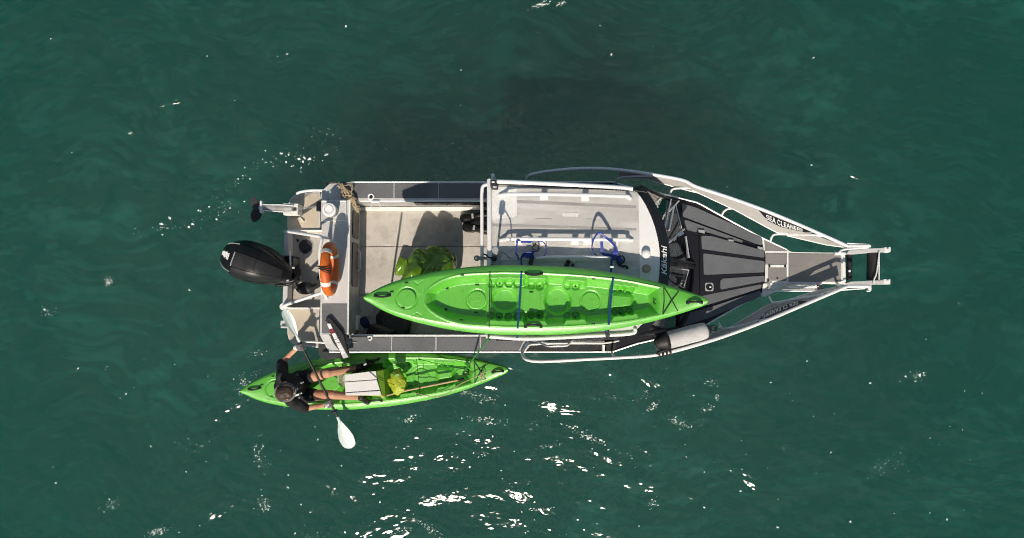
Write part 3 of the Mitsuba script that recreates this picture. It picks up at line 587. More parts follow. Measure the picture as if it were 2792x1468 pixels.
roof_sheet([(878, 528), (1042, 532), (1040, 566), (876, 562)], 'cabin_roof__patch', WHITE, .005)
ROOF2 = mat('roof_frame', worn((.36, .35, .345), (.31, .30, .29), 3), .4)
roof_sheet([(165, 388), (1635, 458), (1635, 486), (165, 418)], 'cabin_roof__stiffener', ROOF2, .003)
roof_sheet([(150, 640), (1635, 690), (1635, 712), (150, 668)], 'cabin_roof__stiffener', ROOF2, .003)
fr = np.array([[roof_pt(s, t, dz=.006) for t in np.linspace(.01, .99, 40)] for s in np.linspace(.86, .995, 6)])
for i, s in enumerate(np.linspace(.86, .995, 6)):
    for j, t in enumerate(np.linspace(.01, .99, 40)):
        base = roof_pt(.985, t); xs0 = xg(1741, ZR)
        x = max(xs0, 0) + (roof_pt(.996, t)[0] - xs0) * (i / 5.0); y = roof_pt(.97, t)[1]
        fr[i, j] = (min(x, roof_pt(.998, t)[0]), y, roofz(y) + .005)
fr = fr[:, (roof_pt(.997, .5)[0] > 0) & (np.array([roof_pt(.996, t)[0] for t in np.linspace(.01, .99, 40)]) > xg(1741, ZR) + .01)]
part(BOAT, 'cabin_roof__brow', grid_mesh(fr), PLASTW, smooth=True)
part(BOAT, 'cabin_roof__ridge_slot', slab([on_roof('D', 600, 585)[:2], on_roof('D', 770, 588)[:2], on_roof('D', 770, 595)[:2], on_roof('D', 600, 592)[:2]], roofz(on_roof('D', 680, 590)[1]) - .01, roofz(on_roof('D', 680, 590)[1]) + .003, .001), ROOF2)
part(BOAT, 'cabin_roof__ridge_slot', slab([on_roof('D', 1120, 592)[:2], on_roof('D', 1225, 595)[:2], on_roof('D', 1225, 601)[:2], on_roof('D', 1120, 598)[:2]], roofz(on_roof('D', 1180, 596)[1]) - .01, roofz(on_roof('D', 1180, 596)[1]) + .003, .001), ROOF2)
# tubes along the roof edges
e_top = [on_roof('D', x, y, .03) for x, y in ((140, 205), (220, 207), (800, 232), (1400, 265), (1600, 283))]
part(BOAT, 'roof_edge_tube', tube(spline(e_top, 8), .026, 12), STEEL, smooth=True)
part(BOAT, 'roof_gutter', tube(spline([on_roof('D', x, y, .016) for x, y in ((190, 235), (800, 262), (1600, 300), (1760, 325))], 8), .010, 8), BLACK, smooth=True)
part(BOAT, 'roof_edge_tube', tube([on_roof('D', 129, 188, .03), on_roof('D', 129, 500, .03), on_roof('D', 129, 855, .03), on_roof('D', 129, 1100, .03), on_roof('D', 129, 1600, .02)], .028, 12), STEEL, smooth=True)
part(BOAT, 'roof_edge_tube', tube(spline([q('G', 942, 560, 1.96), q('G', 1240, 577, 1.96), q('G', 1700, 556, 1.96), q('G', 1960, 540, 1.96), q('G', 1990, 505, 1.96)], 8), .022, 12), WHITE, smooth=True)
hoop = fillet([on_roof('D', 118, 235, .02), q('D', 60, 250, 1.97), q('D', 50, 330, 1.96), q('D', 52, 700, 1.97), q('D', 55, 1100, 1.97), q('D', 55, 1700, 1.95), on_roof('D', 118, 1780, .0)], .09, 7)
part(BOAT, 'aft_hoop', tube(hoop, .020, 12), STEEL, smooth=True)
for y in (1.0, -.76):
    part(BOAT, 'roof_post', tube([(xr0 + .03, y, 1.9), (xr0 + .05, np.sign(y) * .95 if y > 0 else -.92, ZG)], .024, 12), STEEL, smooth=True)
# low handrails on the roof: bent bars on feet
def roof_rail(pts, feet, r=.013, h=.10, w=.020):
    p = [on_roof('D', x, y, z) for x, y, z in pts]
    k = part(BOAT, 'roof_rail', sweep(spline(p, 8), ring_prof(w, 12, r)), STEEL, smooth=True)
    for x, y in feet:
        a = on_roof('D', x, y, 0.0)
        part(None, k + '__foot', rbox(a[0], a[1], a[2] + h / 2, .07, .012, h, .005), STEEL)
        part(None, k + '__foot_pad', rbox(a[0], a[1] - .015, a[2] + .004, .09, .07, .010, .004), WHITE)
roof_rail([(225, 348, .006), (300, 340, .06), (365, 338, .10), (800, 340, .10), (1500, 358, .10), (1545, 368, .06), (1585, 385, .006)], [(690, 355), (1110, 365)])
roof_rail([(225, 815, .006), (290, 803, .06), (360, 798, .10), (800, 800, .10), (1500, 805, .10), (1545, 808, .06), (1600, 812, .006)], [(430, 812), (690, 812), (1005, 815), (1130, 815), (1410, 815)])
part(BOAT, 'roof_track', ribbon(spline([on_roof('D', 245, 1000, .012), on_roof('D', 900, 1008, .012), on_roof('D', 1645, 1015, .012)], 6), .035, .02), ALU)
part(BOAT, 'roof_bar', tube(spline([on_roof('D', 610, 998, .02), on_roof('D', 690, 990, .07), on_roof('D', 760, 985, .09), on_roof('D', 1000, 985, .09), on_roof('D', 1310, 988, .09), on_roof('D', 1350, 1003, .02)], 8), .018, 10), STEEL, smooth=True)
part(BOAT, 'roof_bar__leg', tube([on_roof('D', 1018, 990, .08), on_roof('D', 985, 1060, .0)], .013), STEEL, smooth=True)
part(BOAT, 'roof_bar__knob', trimesh.creation.icosphere(2, .026).apply_translation(on_roof('D', 938, 1030, .03)), BLACK, smooth=True)
part(BOAT, 'roof_bar__clamp', cat(rbox(*on_roof('D', 925, 1062, .015), .06, .03, .03, .008), rbox(*on_roof('D', 985, 1065, .015), .035, .035, .03, .008)), DARK)
# aerial dome, brass vent, corner lamp, corner bracket
d0 = on_roof('D', 1730, 955, 0.0)
part(BOAT, 'aerial_dome', cat(cyl(d0, d0 + [0, 0, .05], .05, 28), trimesh.creation.icosphere(3, .05).apply_scale([1, 1, .6]).apply_translation(d0 + [0, 0, .05])), PLASTW, smooth=40)
d1 = on_roof('D', 1737, 1104, 0.0)
part(BOAT, 'roof_vent', cat(cyl(d1, d1 + [0, 0, .02], .050, 20), cyl(d1 + [0, 0, .02], d1 + [0, 0, .045], .036, 10)), BRASS, smooth=30)
part(BOAT, 'corner_lamp', cat(rbox(*on_roof('D', 172, 232, .045), .075, .09, .05, .012), rbox(*on_roof('D', 180, 272, .03), .085, .05, .04, .012)), DARK, smooth=30)
part(BOAT, 'corner_lamp__lens', cat(rbox(*on_roof('D', 168, 214, .075), .035, .02, .02, .008), rbox(*on_roof('D', 184, 262, .056), .045, .018, .015, .006)), PLASTW)
m0 = on_roof('D', 203, 995, 0.0)
part(BOAT, 'mast_bracket', cat(rbox(m0[0], m0[1] - .02, m0[2] + .012, .11, .16, .02, .006), slab(qs('D', [(-5, 975), (40, 975), (110, 985), (110, 1010), (35, 1014), (-5, 1010)], 2.0), 1.985, 2.005, .004)), ALUD)
part(BOAT, 'mast_bracket__ring', torus(q('D', 0, 995, 2.0), .024, .010, 20, 8), ALUD, smooth=True)
part(BOAT, 'mast_bracket__knob', trimesh.creation.icosphere(2, .03).apply_translation(on_roof('D', 180, 1000, .04)), BLACK, smooth=True)
part(BOAT, 'mast_bracket__cable', tube(spline([on_roof('D', 185, 995, .04), on_roof('D', 120, 985, .06), on_roof('D', 95, 960, .05), on_roof('D', 70, 955, .03)], 6), .008), BLACK, smooth=True)
mb = on_roof('D', 207, 960, 0.0)
part(BOAT, 'light_mast', cyl(mb, mb + [-.006, 0, .52], .012, 12), ALUD, smooth=40)
part(BOAT, 'light_mast__lamp', cat(cyl(mb + [-.006, 0, .50], mb + [-.006, 0, .60], .034, 20)), ALUD, smooth=40)
part(BOAT, 'light_mast__cable', tube(spline([mb + [0, 0, .56], mb + [.10, -.03, .44], mb + [.13, -.05, .30], mb + [.16, -.06, .22]], 6), .007), DARK)
# visor with the boat's name
va = np.array([roof_pt(1, t, dz=.004) for t in np.linspace(1, 0, 40)])
vb = va + np.stack([np.full(40, .118), np.linspace(.02, -.01, 40), np.full(40, -.075)], 1)
part(BOAT, 'visor', cat(shell(va + [-.01, 0, .004], vb, .012)), BLACK, smooth=30)
t = meshkit.text_mesh('Kākahi', 1.0, depth=.0001, bold=True); t.apply_translation(-t.bounds[0])
w_, h_ = t.bounds[1][:2]
sk = .02
zv0, zv1 = 2.008, 1.974
on = lambda x, y, z: q('N2', x, y, z)
part(BOAT, 'visor__lettering', on_quad(t, w_, h_, on(352, 1062, zv1), on(352, 330, zv1), on(205, 1010, zv0), on(205, 285, zv0), .014), PLASTW)
# windscreen: two panes in a black frame, the foot on the foredeck
bfoot = np.array([at(px, py, ZF + .02) for px, py in [(1846, 553), (1853, 580), (1864, 622), (1878, 665), (1894, 720), (1893, 770), (1886, 820), (1872, 862), (1850, 895)]])
sF = np.linspace(0, 1, 40)
LF = np.linspace(0, 1, len(bfoot)); vf = np.stack([np.interp(sF, LF, bfoot[:, i]) for i in range(3)], 1)
vt = vb + [-.012, 0, -.006]
im = 20
for k, (a, b) in enumerate(((0, im), (im, 39))):
    part(BOAT, 'windscreen_pane', shell(vt[a:b + 1], vf[a:b + 1], .0001) if False else grid_mesh(np.array([vt[a:b + 1] * (1 - u) + vf[a:b + 1] * u for u in np.linspace(0, 1, 8)])), 'glass')
part(BOAT, 'windscreen_frame', cat(ribbon(vf, .05, .02), tube([vt[im], vf[im]], .020, 8), tube([vt[0], vf[0]], .02, 8), tube([vt[-1], vf[-1]], .02, 8)), BLACK)
part(BOAT, 'windscreen_frame__mullion', cat(ribbon([vt[im] + [0, 0, .01], vf[im] + [0.0, 0, .01]], .085, .012, up=(1, 0, .8))), RUBBER)
def over_glass(c, x, y, lift=.02):
    """Point just above the glass seen in crop c at x, y."""
    best = None
    for z in np.linspace(1.08, 1.9, 60):
        p = q(c, x, y, z); i = int(np.argmin(np.abs(vt[:, 1] * .5 + vf[:, 1] * .5 - p[1])))
        u = np.clip((p[0] - vt[i][0]) / (vf[i][0] - vt[i][0]), 0, 1); zz = vt[i][2] * (1 - u) + vf[i][2] * u
        if best is None or abs(zz - z) < best[0]: best = (abs(zz - z), p)
    return best[1] + [0, 0, lift]
for a, b, r in (((300, 275), (188, 780), .009), ((432, 300), (268, 478), .009), ((352, 385), (268, 790), .011), ((380, 372), (478, 760), .006), ((520, 775), (240, 1020), .010), ((550, 900), (600, 1250), .009)):
    part(BOAT, 'windscreen_stay', tube([over_glass('K', *a), over_glass('K', *b)], r, 8), STEEL, smooth=True)
part(BOAT, 'windscreen_latch', rbox(*over_glass('K', 455, 850, .03), .07, .05, .03, .008, 30), STEEL)
for x0, y0, x1, y1 in ((430, 740, 395, 1150), (470, 900, 430, 1150), (520, 900, 460, 1130)):
    part(BOAT, 'windscreen_wiper', tube([over_glass('K', x0, y0, -.06), over_glass('K', x1, y1, -.06)], .012, 8), ALUD, smooth=True)
t = meshkit.text_mesh('MNZ 132', 1.0, depth=.0001, bold=True); t.apply_translation(-t.bounds[0]); w_, h_ = t.bounds[1][:2]
og = lambda x, y: over_glass('N2', x, y, -.01)
part(BOAT, 'registration_lettering', on_quad(t, w_, h_, og(545, 735), og(560, 255), og(425, 720), og(440, 265), .0), ALU)
part(BOAT, 'registration_plate', cat(ribbon([og(578, 470), og(570, 330)], .03, .002, up=(.6, 0, .8)), ribbon([og(582, 590), og(575, 505)], .03, .002, up=(.6, 0, .8))), ALU)
# cabin sides, dash and helm
for sg_, tr in ((1, 1.0), (-1, 0.0)):
    a = np.array([roof_pt(s, tr, dz=-.03) - [0, sg_ * .03, 0] for s in np.linspace(.03, 1, 12)])
    lo = np.array([[p[0], YC + sg_ * (half(p[0]) - .13), sheer(p[0]) - .01] for p in a])
    lo[-1][0] += .55; lo[:, 0] = np.linspace(lo[0][0], lo[-1][0], 12); lo[:, 1] = [YC + sg_ * (half(x) - .15) for x in lo[:, 0]]; lo[:, 2] = [sheer(x) - .01 for x in lo[:, 0]]
    mid0, mid1 = a * .55 + lo * .45, a * .92 + lo * .08
    part(BOAT, 'cabin_side', shell(mid0, lo, .02), BLACK, smooth=30)
    part(BOAT, 'cabin_side__header', shell(a, mid1, .02), BLACK, smooth=30)
    for i in (0, 4, 7, 11): part(BOAT, 'cabin_side__post', tube([mid0[i], mid1[i]], .02, 8), BLACK)
    for i0, i1 in ((0, 4), (4, 7), (7, 11)): part(BOAT, 'side_window', grid_mesh(np.array([mid0[i0:i1 + 1], mid1[i0:i1 + 1]])), 'glass')
dx0, dx1 = xg(1800, 1.1), xg(1862, 1.1)
part(BOAT, 'dashboard', rbox((dx0 + dx1) / 2 - .10, YC, .92, dx1 - dx0 + .35, 1.78, .26, .03), DARK)
part(BOAT, 'bulkhead', rbox(1.76, YC, .66, .03, 1.75, .74, .004), ALUD)
hwc = q('N2', 480, 1050, 1.25)
ax = np.array([-.55, 0, .83]); ax /= np.linalg.norm(ax)
part(BOAT, 'steering_wheel', torus(hwc, .17, .014, 40, 8, ax=ax), ALUD, smooth=True)
e1 = np.array([0, 1.0, 0]); e2 = np.cross(ax, e1)
part(BOAT, 'steering_wheel__spoke', cat(*[tube([hwc, hwc + .17 * (math.cos(u) * e1 + math.sin(u) * e2)], .011, 6) for u in (.3, 2.4, 4.5)]), ALUD, smooth=True)
part(BOAT, 'windscreen_edge_strip', cat(tube([over_glass('N2', 405, 875, -.005), over_glass('N2', 945, 935, -.005)], .008, 6), tube([over_glass('N2', 945, 935, -.005), over_glass('N2', 815, 1350, -.005)], .010, 6)), ALU, smooth=True)
# side grab handle and step on the starboard side deck
part(BOAT, 'side_handle', tube(fillet([q('J', 275, 292, ZG + .03), q('J', 330, 335, ZG + .10), q('J', 400, 362, ZG + .12), q('J', 630, 360, ZG + .12), q('J', 680, 300, ZG + .05)], .05), .014), WHITE, smooth=True)
part(BOAT, 'side_handle', tube(fillet([q('J', 285, 285, ZG + .03), q('J', 380, 318, ZG + .06), q('J', 660, 318, ZG + .06), q('J', 700, 290, ZG + .03)], .04), .011), WHITE, smooth=True)
part(BOAT, 'side_handle__bracket', rbox(*q('J', 345, 298, ZG + .03), .09, .05, .04, .012), ALU)
part(BOAT, 'side_brace', ribbon([q('J', 180, 300, ZG + .02), q('J', 110, 440, ZG + .02)], .035, .016), WHITE)

# ------------------------------------------------------------------ main outboard motor: cowl swung to starboard, leg down in the water
OB = thing('outboard_motor', 'large black outboard motor with silver trim lines, turned on the stern beside the lifebuoy', 'outboard motor')
zc = 1.02
c0, c1 = q('A', 75, 740, zc - .05), q('A', 745, 965, zc - .12)
axu = (c1 - c0); Lc = np.linalg.norm(axu[:2]); axu = np.array([axu[0], axu[1], 0]) / Lc; axv = np.array([-axu[1], axu[0], 0])
uu = np.array([0, .02, .06, .12, .22, .35, .50, .65, .78, .88, .95, 1.0])
wl = np.array([.03, .09, .15, .20, .245, .265, .262, .235, .19, .14, .095, .04])
zt = np.array([.82, .94, 1.03, 1.10, 1.17, 1.20, 1.20, 1.17, 1.10, 1.02, .93, .80])
zb = np.array([.75, .68, .60, .55, .50, .47, .47, .50, .54, .58, .62, .70])
uf = np.linspace(0, 1, 46); uf = .5 - .5 * np.cos(uf * np.pi)
from scipy.interpolate import PchipInterpolator as PCH
W_, Z1, Z0 = PCH(uu, wl)(uf), PCH(uu, zt)(uf), PCH(uu, zb)(uf)
an = np.linspace(0, 2 * np.pi, 48, endpoint=False)
def cowl_ring(u, w, z1, z0, grow=0.0):
    cy, cz = np.cos(an), np.sin(an); e = .62
    yy = np.sign(cy) * np.abs(cy) ** e * (w + grow); zz = (z1 + z0) / 2 + np.sign(cz) * np.abs(cz) ** e * ((z1 - z0) / 2 + grow)
    yy = yy * (1 - .16 * np.clip((zz - (z1 + z0) / 2) / (z1 - z0) * 2, 0, 1))
    return np.array(c0) * [1, 1, 0] + u * Lc * axu + yy[:, None] * axv + zz[:, None] * [0, 0, 1]
CR_ = np.array([cowl_ring(u, w, a, b) for u, w, a, b in zip(uf, W_, Z1, Z0)])
cw = grid_mesh(CR_.transpose(1, 0, 2), closed_u=True)
part(OB, 'cowl', cw, COWL, smooth=50)
def cowl_top(u, v, lift=.004):
    """Point on the cowl's upper side: u along it, v across as a share of its half width."""
    w, a, b = PCH(uu, wl)(u), PCH(uu, zt)(u), PCH(uu, zb)(u)
    y = v * w; e = .62
    s = min(abs(v) / .93, .999) ** (1 / e); z = (a + b) / 2 + (max(1 - s * s, 0) ** .5) ** e * (a - b) / 2
    return np.array(c0) * [1, 1, 0] + u * Lc * axu + y * axv + np.array([0, 0, z + lift])
def cowl_patch(us, v0, v1, name, m, lift=.006, parent=OB):
    G = np.array([[cowl_top(u, v0(u) * (1 - k) + v1(u) * k, lift) for k in np.linspace(0, 1, 9)] for u in us])
    return part(parent, name, grid_mesh(G), m, smooth=True)
for v0, v1 in ((-.86, -.44), (-.41, .30), (.34, .84)):
    for u0, u1 in ((.305, .60), (.61, .92)):
        if v0 == -.86 and u0 == .61: continue
        cowl_patch(np.linspace(u0, u1 if v0 > -.8 else .92, 16), lambda u, a=v0: a, lambda u, a=v1: a, 'cowl__panel', COWLG if v0 < .3 else COWL)
cowl_patch(np.linspace(.045, .295, 14), lambda u: -.66, lambda u: .66, 'cowl__rear_panel', COWL, .008)
for a, b in (((.08, -.70), (.285, -.72)), ((.11, .70), (.30, .70)), ((.298, -.42), (.298, .28))):
    pts = [cowl_top(a[0] + (b[0] - a[0]) * k, a[1] + (b[1] - a[1]) * k, .012) for k in np.linspace(0, 1, 8)]
    part(OB, 'cowl__trim_line', tube(pts, .008, 6), TRIM)
# illegible white lettering on the rear panel: upright strokes only
for k, (u, v0, v1) in enumerate([(.085, -.12, .17), (.106, -.10, .20), (.130, -.14, .15), (.152, -.18, .16), (.176, -.12, .19), (.198, -.20, .12), (.222, -.22, .14)]):
    part(OB, 'cowl__letter', ribbon([cowl_top(u + .006, v0, .013), cowl_top(u, (v0 + v1) / 2, .013), cowl_top(u - .002, v1, .013)], .013, .003), PLASTW)
for sgn in (1, -1):
    pts = [cowl_top(u, sgn * (.92 - .10 * abs(u - .5)), .01) for u in np.linspace(.28, .93, 18)]
    part(OB, 'cowl__side_line', tube(pts, .006, 6), COWLG)
leg = cat(rbox(0, 0, .30, .42, .17, .55, .05), rbox(-.04, 0, -.12, .34, .09, .5, .03), rbox(-.18, 0, .05, .55, .24, .02, .008), cyl((-.34, 0, -.30), (.14, 0, -.30), .06, 20, .05))
R_ = trimesh.transformations.rotation_matrix(math.atan2(axu[1], axu[0]), (0, 0, 1)); leg.apply_transform(R_)
leg.apply_translation(np.array(c0) * [1, 1, 0] + .62 * Lc * axu)
part(OB, 'leg', leg, COWL, smooth=30)
bp = q('A', 750, 900, .62)
part(OB, 'mounting_bracket', cat(rbox(bp[0], bp[1], .55, .13, .34, .34, .03), rbox(bp[0] - .08, bp[1] - .02, .68, .20, .20, .16, .04)), COWL, smooth=30)
part(OB, 'tilt_tube', cyl(q('A', 752, 735, .76), q('A', 755, 885, .76), .012, 12), STEEL, smooth=40)
part(OB, 'steering_arm', cat(tube(spline([q('A', 700, 1030, .70), q('A', 790, 1010, .70), q('A', 835, 950, .68), q('A', 820, 885, .66)], 6), .034), tube(spline([q('A', 610, 1060, .66), q('A', 720, 1055, .66), q('A', 790, 1020, .66)], 6), .022)), COWL, smooth=True)
part(OB, 'bolt', cat(*[rbox(*q('A', x, y, .80), .035, .025, .03, .006) for x, y in ((785, 893), (690, 1018), (728, 1015), (740, 888))]), ALU)
# ------------------------------------------------------------------ auxiliary motor leg tilted up on the port platform
AX = thing('auxiliary_motor', 'small tilted-up auxiliary motor leg with a dark propeller on the port swim platform', 'outboard motor')
za = .62
part(AX, 'bracket', cat(slab(qs('P1', [(920, 395), (1385, 405), (1380, 500), (920, 440)], za), za - .12, za, .004), slab(qs('P1', [(920, 655), (1370, 650), (1365, 745), (925, 745)], za), za - .12, za, .004),
     slab(qs('P1', [(1340, 405), (1385, 405), (1370, 745), (1335, 740)], za), .42, za, .004), slab([q('P1', 1360, 730, .42)[:2], q('P1', 1385, 720, .42)[:2], q('P1', 1580, 955, .42)[:2], q('P1', 1560, 970, .42)[:2]], .40, .44, .004)), WHITE)
part(AX, 'leg', sweep(spline([q('P1', 1230, 545, .60), q('P1', 900, 535, .58), q('P1', 550, 525, .52), q('P1', 270, 545, .46), q('P1', 150, 560, .44)], 6), ring_prof(1, 14), scale=np.interp(np.arange(25), [0, 8, 18, 24], [.045, .05, .042, .012])), ALUD, smooth=True)
part(AX, 'leg_rail', tube([q('P1', 1250, 470, .64), q('P1', 850, 437, .62), q('P1', 290, 432, .55)], .008, 8), STEEL, smooth=True)
part(AX, 'leg_rail', tube([q('P1', 1340, 655, .62), q('P1', 850, 650, .60), q('P1', 290, 612, .52)], .008, 8), STEEL, smooth=True)
part(AX, 'leg_collar', rbox(*q('P1', 275, 515, .50), .03, .17, .10, .01), STEEL)
part(AX, 'leg_cover', slab(qs('P1', [(300, 448), (900, 470), (900, 630), (300, 600)], .45), .42, .46, .01), RUBBER)
hub = q('P1', 150, 565, .44)
for ang in (1.85, 4.45, 6.2):
    s = np.linspace(0, 1, 10); w = .075 * np.sin(np.pi * np.clip(s * .85 + .12, 0, 1)) ** .7
    d = np.array([-.35, math.cos(ang) * 1.0, math.sin(ang)]); d /= np.linalg.norm(d); e = np.cross(d, [1, 0, 0]); e /= np.linalg.norm(e); e = e + np.array([.7, 0, 0])
    if ang == 1.85: d = np.array([-.5, .86, .05])
    if ang == 4.45: d = np.array([-.22, -.96, .1])
    if ang > 6: d = np.array([.0, .1, -1.0])
    e = np.cross(d, [0, 0, 1.0]); e = e / max(np.linalg.norm(e), 1e-6) if np.linalg.norm(e) > .1 else np.array([0, 1.0, 0]); e = e * .85 + np.array([0, 0, .4])
    G0 = hub + s[:, None] * d * .19 - w[:, None] * e; G1 = hub + s[:, None] * d * .19 + w[:, None] * e
    part(AX, 'propeller_blade', shell(G0, G1, .008), DARK, smooth=30)
part(AX, 'propeller_hub', cyl(hub + [-.06, 0, 0], hub + [.05, 0, 0], .03, 16, .04), DARK, smooth=40)
part(AX, 'lift_chain', cat(*[torus(p, .012, .004, 10, 5, ax=(0, i % 2, 1 - i % 2)) for i, p in enumerate(np.linspace(q('A', 830, 318, .62), q('A', 1005, 297, .92), 14))]), ALUD, smooth=True)
part(AX, 'fairlead', rbox(*q('A', 1030, 297, .97), .055, .13, .05, .012), BLACK)
# ------------------------------------------------------------------ bucket with lid on the bench
BK = thing('round_jar', 'round lidded grey and white jar standing on the bait board of the transom bench', 'jar')
bc = q('A', 1160, 345, ZB + .02)
part(BK, 'body', cyl(bc, bc + [0, 0, .13], .085, 32, .09), ALUD, smooth=40)
part(BK, 'lid', disc(bc + [0, 0, .13], .088, .03, 36, .008), PLASTW, smooth=30)
part(BK, 'lid_ring', torus(bc + [0, 0, .163], .055, .006, 30, 6), ALU, smooth=True)
# ------------------------------------------------------------------ lifebuoy
LB = thing('lifebuoy', 'orange lifebuoy with pale bands hanging upright on the stern rail', 'lifebuoy')
lc = q('S', 899, 734, 1.27); wv_ = np.array([.06, 0, .998]); ey = np.array([0, 1.0, 0]); axn = np.cross(ey, wv_)
a = np.arange(72) * 2 * np.pi / 72
cen = lambda aa: lc + .287 * (np.cos(aa)[:, None] * ey + np.sin(aa)[:, None] * wv_)
part(LB, 'ring', sweep(cen(a), ring_prof(.060, 16, .050), closed=True), ORANGE, smooth=True)
for am in (.88, 2.25, 4.0, 5.45):
    s = np.linspace(am - .09, am + .09, 8)
    part(LB, 'band', sweep(cen(s), ring_prof(.0632, 16, .0532)), BWHITE, smooth=50)
part(LB, 'lashing', cat(*[torus(cen(np.array([1.60 + .05 * k]))[0], .075, .006, 24, 6, ax=(.25 * k, 1, .1)) for k in range(3)], tube([lc + [-.10, .02, .28], lc + [.06, .0, .30]], .008)), RUBBER, smooth=True)
# ------------------------------------------------------------------ ropes
def tangle(pts, n, spread, r, seed, m, z):
    g = np.random.default_rng(seed); out = []
    P = [q(*p, z) for p in pts]
    for i in range(n):
        path = [p + g.normal(size=3) * spread * [1, 1, .4] + [0, 0, .02] for p in P]
        out.append(tube(spline(path, 6), r, 6))
    return cat(*out)
RC = thing('rope_bundle', 'tan rope bundle tied over the port gunwale at the stern', 'rope')
part(RC, 'strands', tangle([('B', 485, 125), ('B', 520, 165), ('B', 560, 215), ('B', 575, 250), ('B', 610, 300)], 16, .032, .0065, 4, ROPE, ZG + .04), ROPE, smooth=True)
part(RC, 'wrap', cat(*[torus(q('B', 568 + 3 * k, 232 + 6 * k, ZG + .05), .055, .007, 20, 6, ax=(.5, -.8 + .1 * k, .2)) for k in range(4)]), ROPE, smooth=True)
part(RC, 'loose_end', cat(tube(spline([q('B', 540, 190, ZG + .05), q('B', 575, 150, ZG + .07), q('B', 560, 95, ZG + .05)], 6), .006), tube(spline([q('B', 580, 270, ZG + .04), q('B', 600, 300, ZG - .05), q('B', 625, 318, ZG - .2)], 6), .006)), ROPE, smooth=True)
RD = thing('rope_ends', 'pale frayed rope ends lying on the starboard gunwale beside the scoop net', 'rope')
part(RD, 'strands', tangle([('L', 1600, 800), ('L', 1690, 830), ('L', 1720, 800)], 9, .035, .005, 9, ROPEW, ZG + .02), ROPEW, smooth=True)
part(RD, 'loose_end', cat(tube([q('L', 1680, 1020, ZG + .02), q('L', 1745, 850, ZG + .02)], .006), tube([q('L', 1620, 870, ZG + .02), q('L', 1690, 960, ZG + .02)], .006), tube([q('L', 1700, 910, ZG + .015), q('L', 1870, 915, ZG + .015)], .006), tube([q('L', 1690, 780, ZG + .02), q('L', 1800, 725, ZG + .02)], .006)), ROPEW, smooth=True)
BHK = thing('boat_hook', 'thin hook pole lying along the inner edge of the starboard gunwale', 'boat hook')
part(BHK, 'pole', tube([q('L', 1660, 800, ZG + .02), q('L', 2110, 795, ZG + .02)], .010), DARK, smooth=True)
part(BHK, 'hook', tube(spline([q('L', 2110, 795, ZG + .02), q('L', 2190, 790, ZG + .02), q('L', 2200, 830, ZG + .02), q('L', 2170, 865, ZG + .02), q('L', 2135, 850, ZG + .02)], 6), .010), WHITE, smooth=True)
# ------------------------------------------------------------------ scoop net with a measuring strip
SN = thing('scoop_net', 'dark mesh scoop net with a white and red measuring strip leaning over the stern corner', 'net')
zn = 1.02
part(SN, 'frame', slab([p[:2] for p in qs('L', [(1170, 440), (1265, 375), (1300, 395), (1560, 705), (1705, 1215), (1690, 1235), (1640, 1180), (1400, 700), (1290, 500)], zn)], zn - .06, zn, .005), RUBBER)
part(SN, 'frame', slab([p[:2] for p in qs('L', [(1215, 505), (1290, 500), (1690, 1240), (1580, 1275)], zn)], zn - .045, zn + .004, .004), ALU)
p0, p1, p2, p3 = qs('L', [(1225, 530), (1298, 515), (1625, 1155), (1545, 1180)], zn)
def strip(k0, k1, name, m, lift):
    f = lambda a, b, k: (a * (1 - k) + b * k)[:2]
    part(SN, name, slab([f(p0, p3, k0), f(p1, p2, k0), f(p1, p2, k1), f(p0, p3, k1)], zn + .003, zn + .006 + lift, .001), m)
strip(0, .15, 'measuring_strip', PLASTW, 0); strip(.15, .31, 'measuring_strip', RED, 0); strip(.31, 1, 'measuring_strip', PLASTW, 0)
for k in (.495, .615): strip(k, k + .02, 'measuring_strip__tick', BLACK, .001)
for k in (.45, .66, .70, .80, .90): strip(k, k + .006, 'measuring_strip__tick', BLACK, .001)
ga, gb = np.linspace(0, 1, 21), np.linspace(0, 1, 13)
rim0 = spline([q('L', 1215, 505, zn - .03), q('L', 1350, 800, zn - .03), q('L', 1560, 1240, zn - .03)], 10)
low0 = spline([q('L', 1185, 640, .92), q('L', 1060, 760, .70), q('L', 1035, 1030, .55), q('L', 1110, 1270, .48), q('L', 1400, 1275, .50), q('L', 1545, 1245, .60)], 4)
rim0 = np.array([rim0[int(k * (len(rim0) - 1))] for k in ga]); low0 = np.array([low0[int(round(k * (len(low0) - 1)))] for k in ga])
G = np.array([rim0 * (1 - k) + low0 * k - np.array([0, 0, .12 * math.sin(math.pi * k)]) for k in gb])
def net_cords(G, r):
    out = []
    for i in range(G.shape[0]): out.append(tube(G[i], r, 4))
    for j in range(G.shape[1]): out.append(tube(G[:, j], r, 4))
    return cat(*out)
from scipy.ndimage import zoom as nzoom
Gf = np.stack([nzoom(G[..., i], (4.2, 3.4), order=1) for i in range(3)], -1)
part(SN, 'mesh_bag', net_cords(Gf, .0026), NETM, kind='stuff')
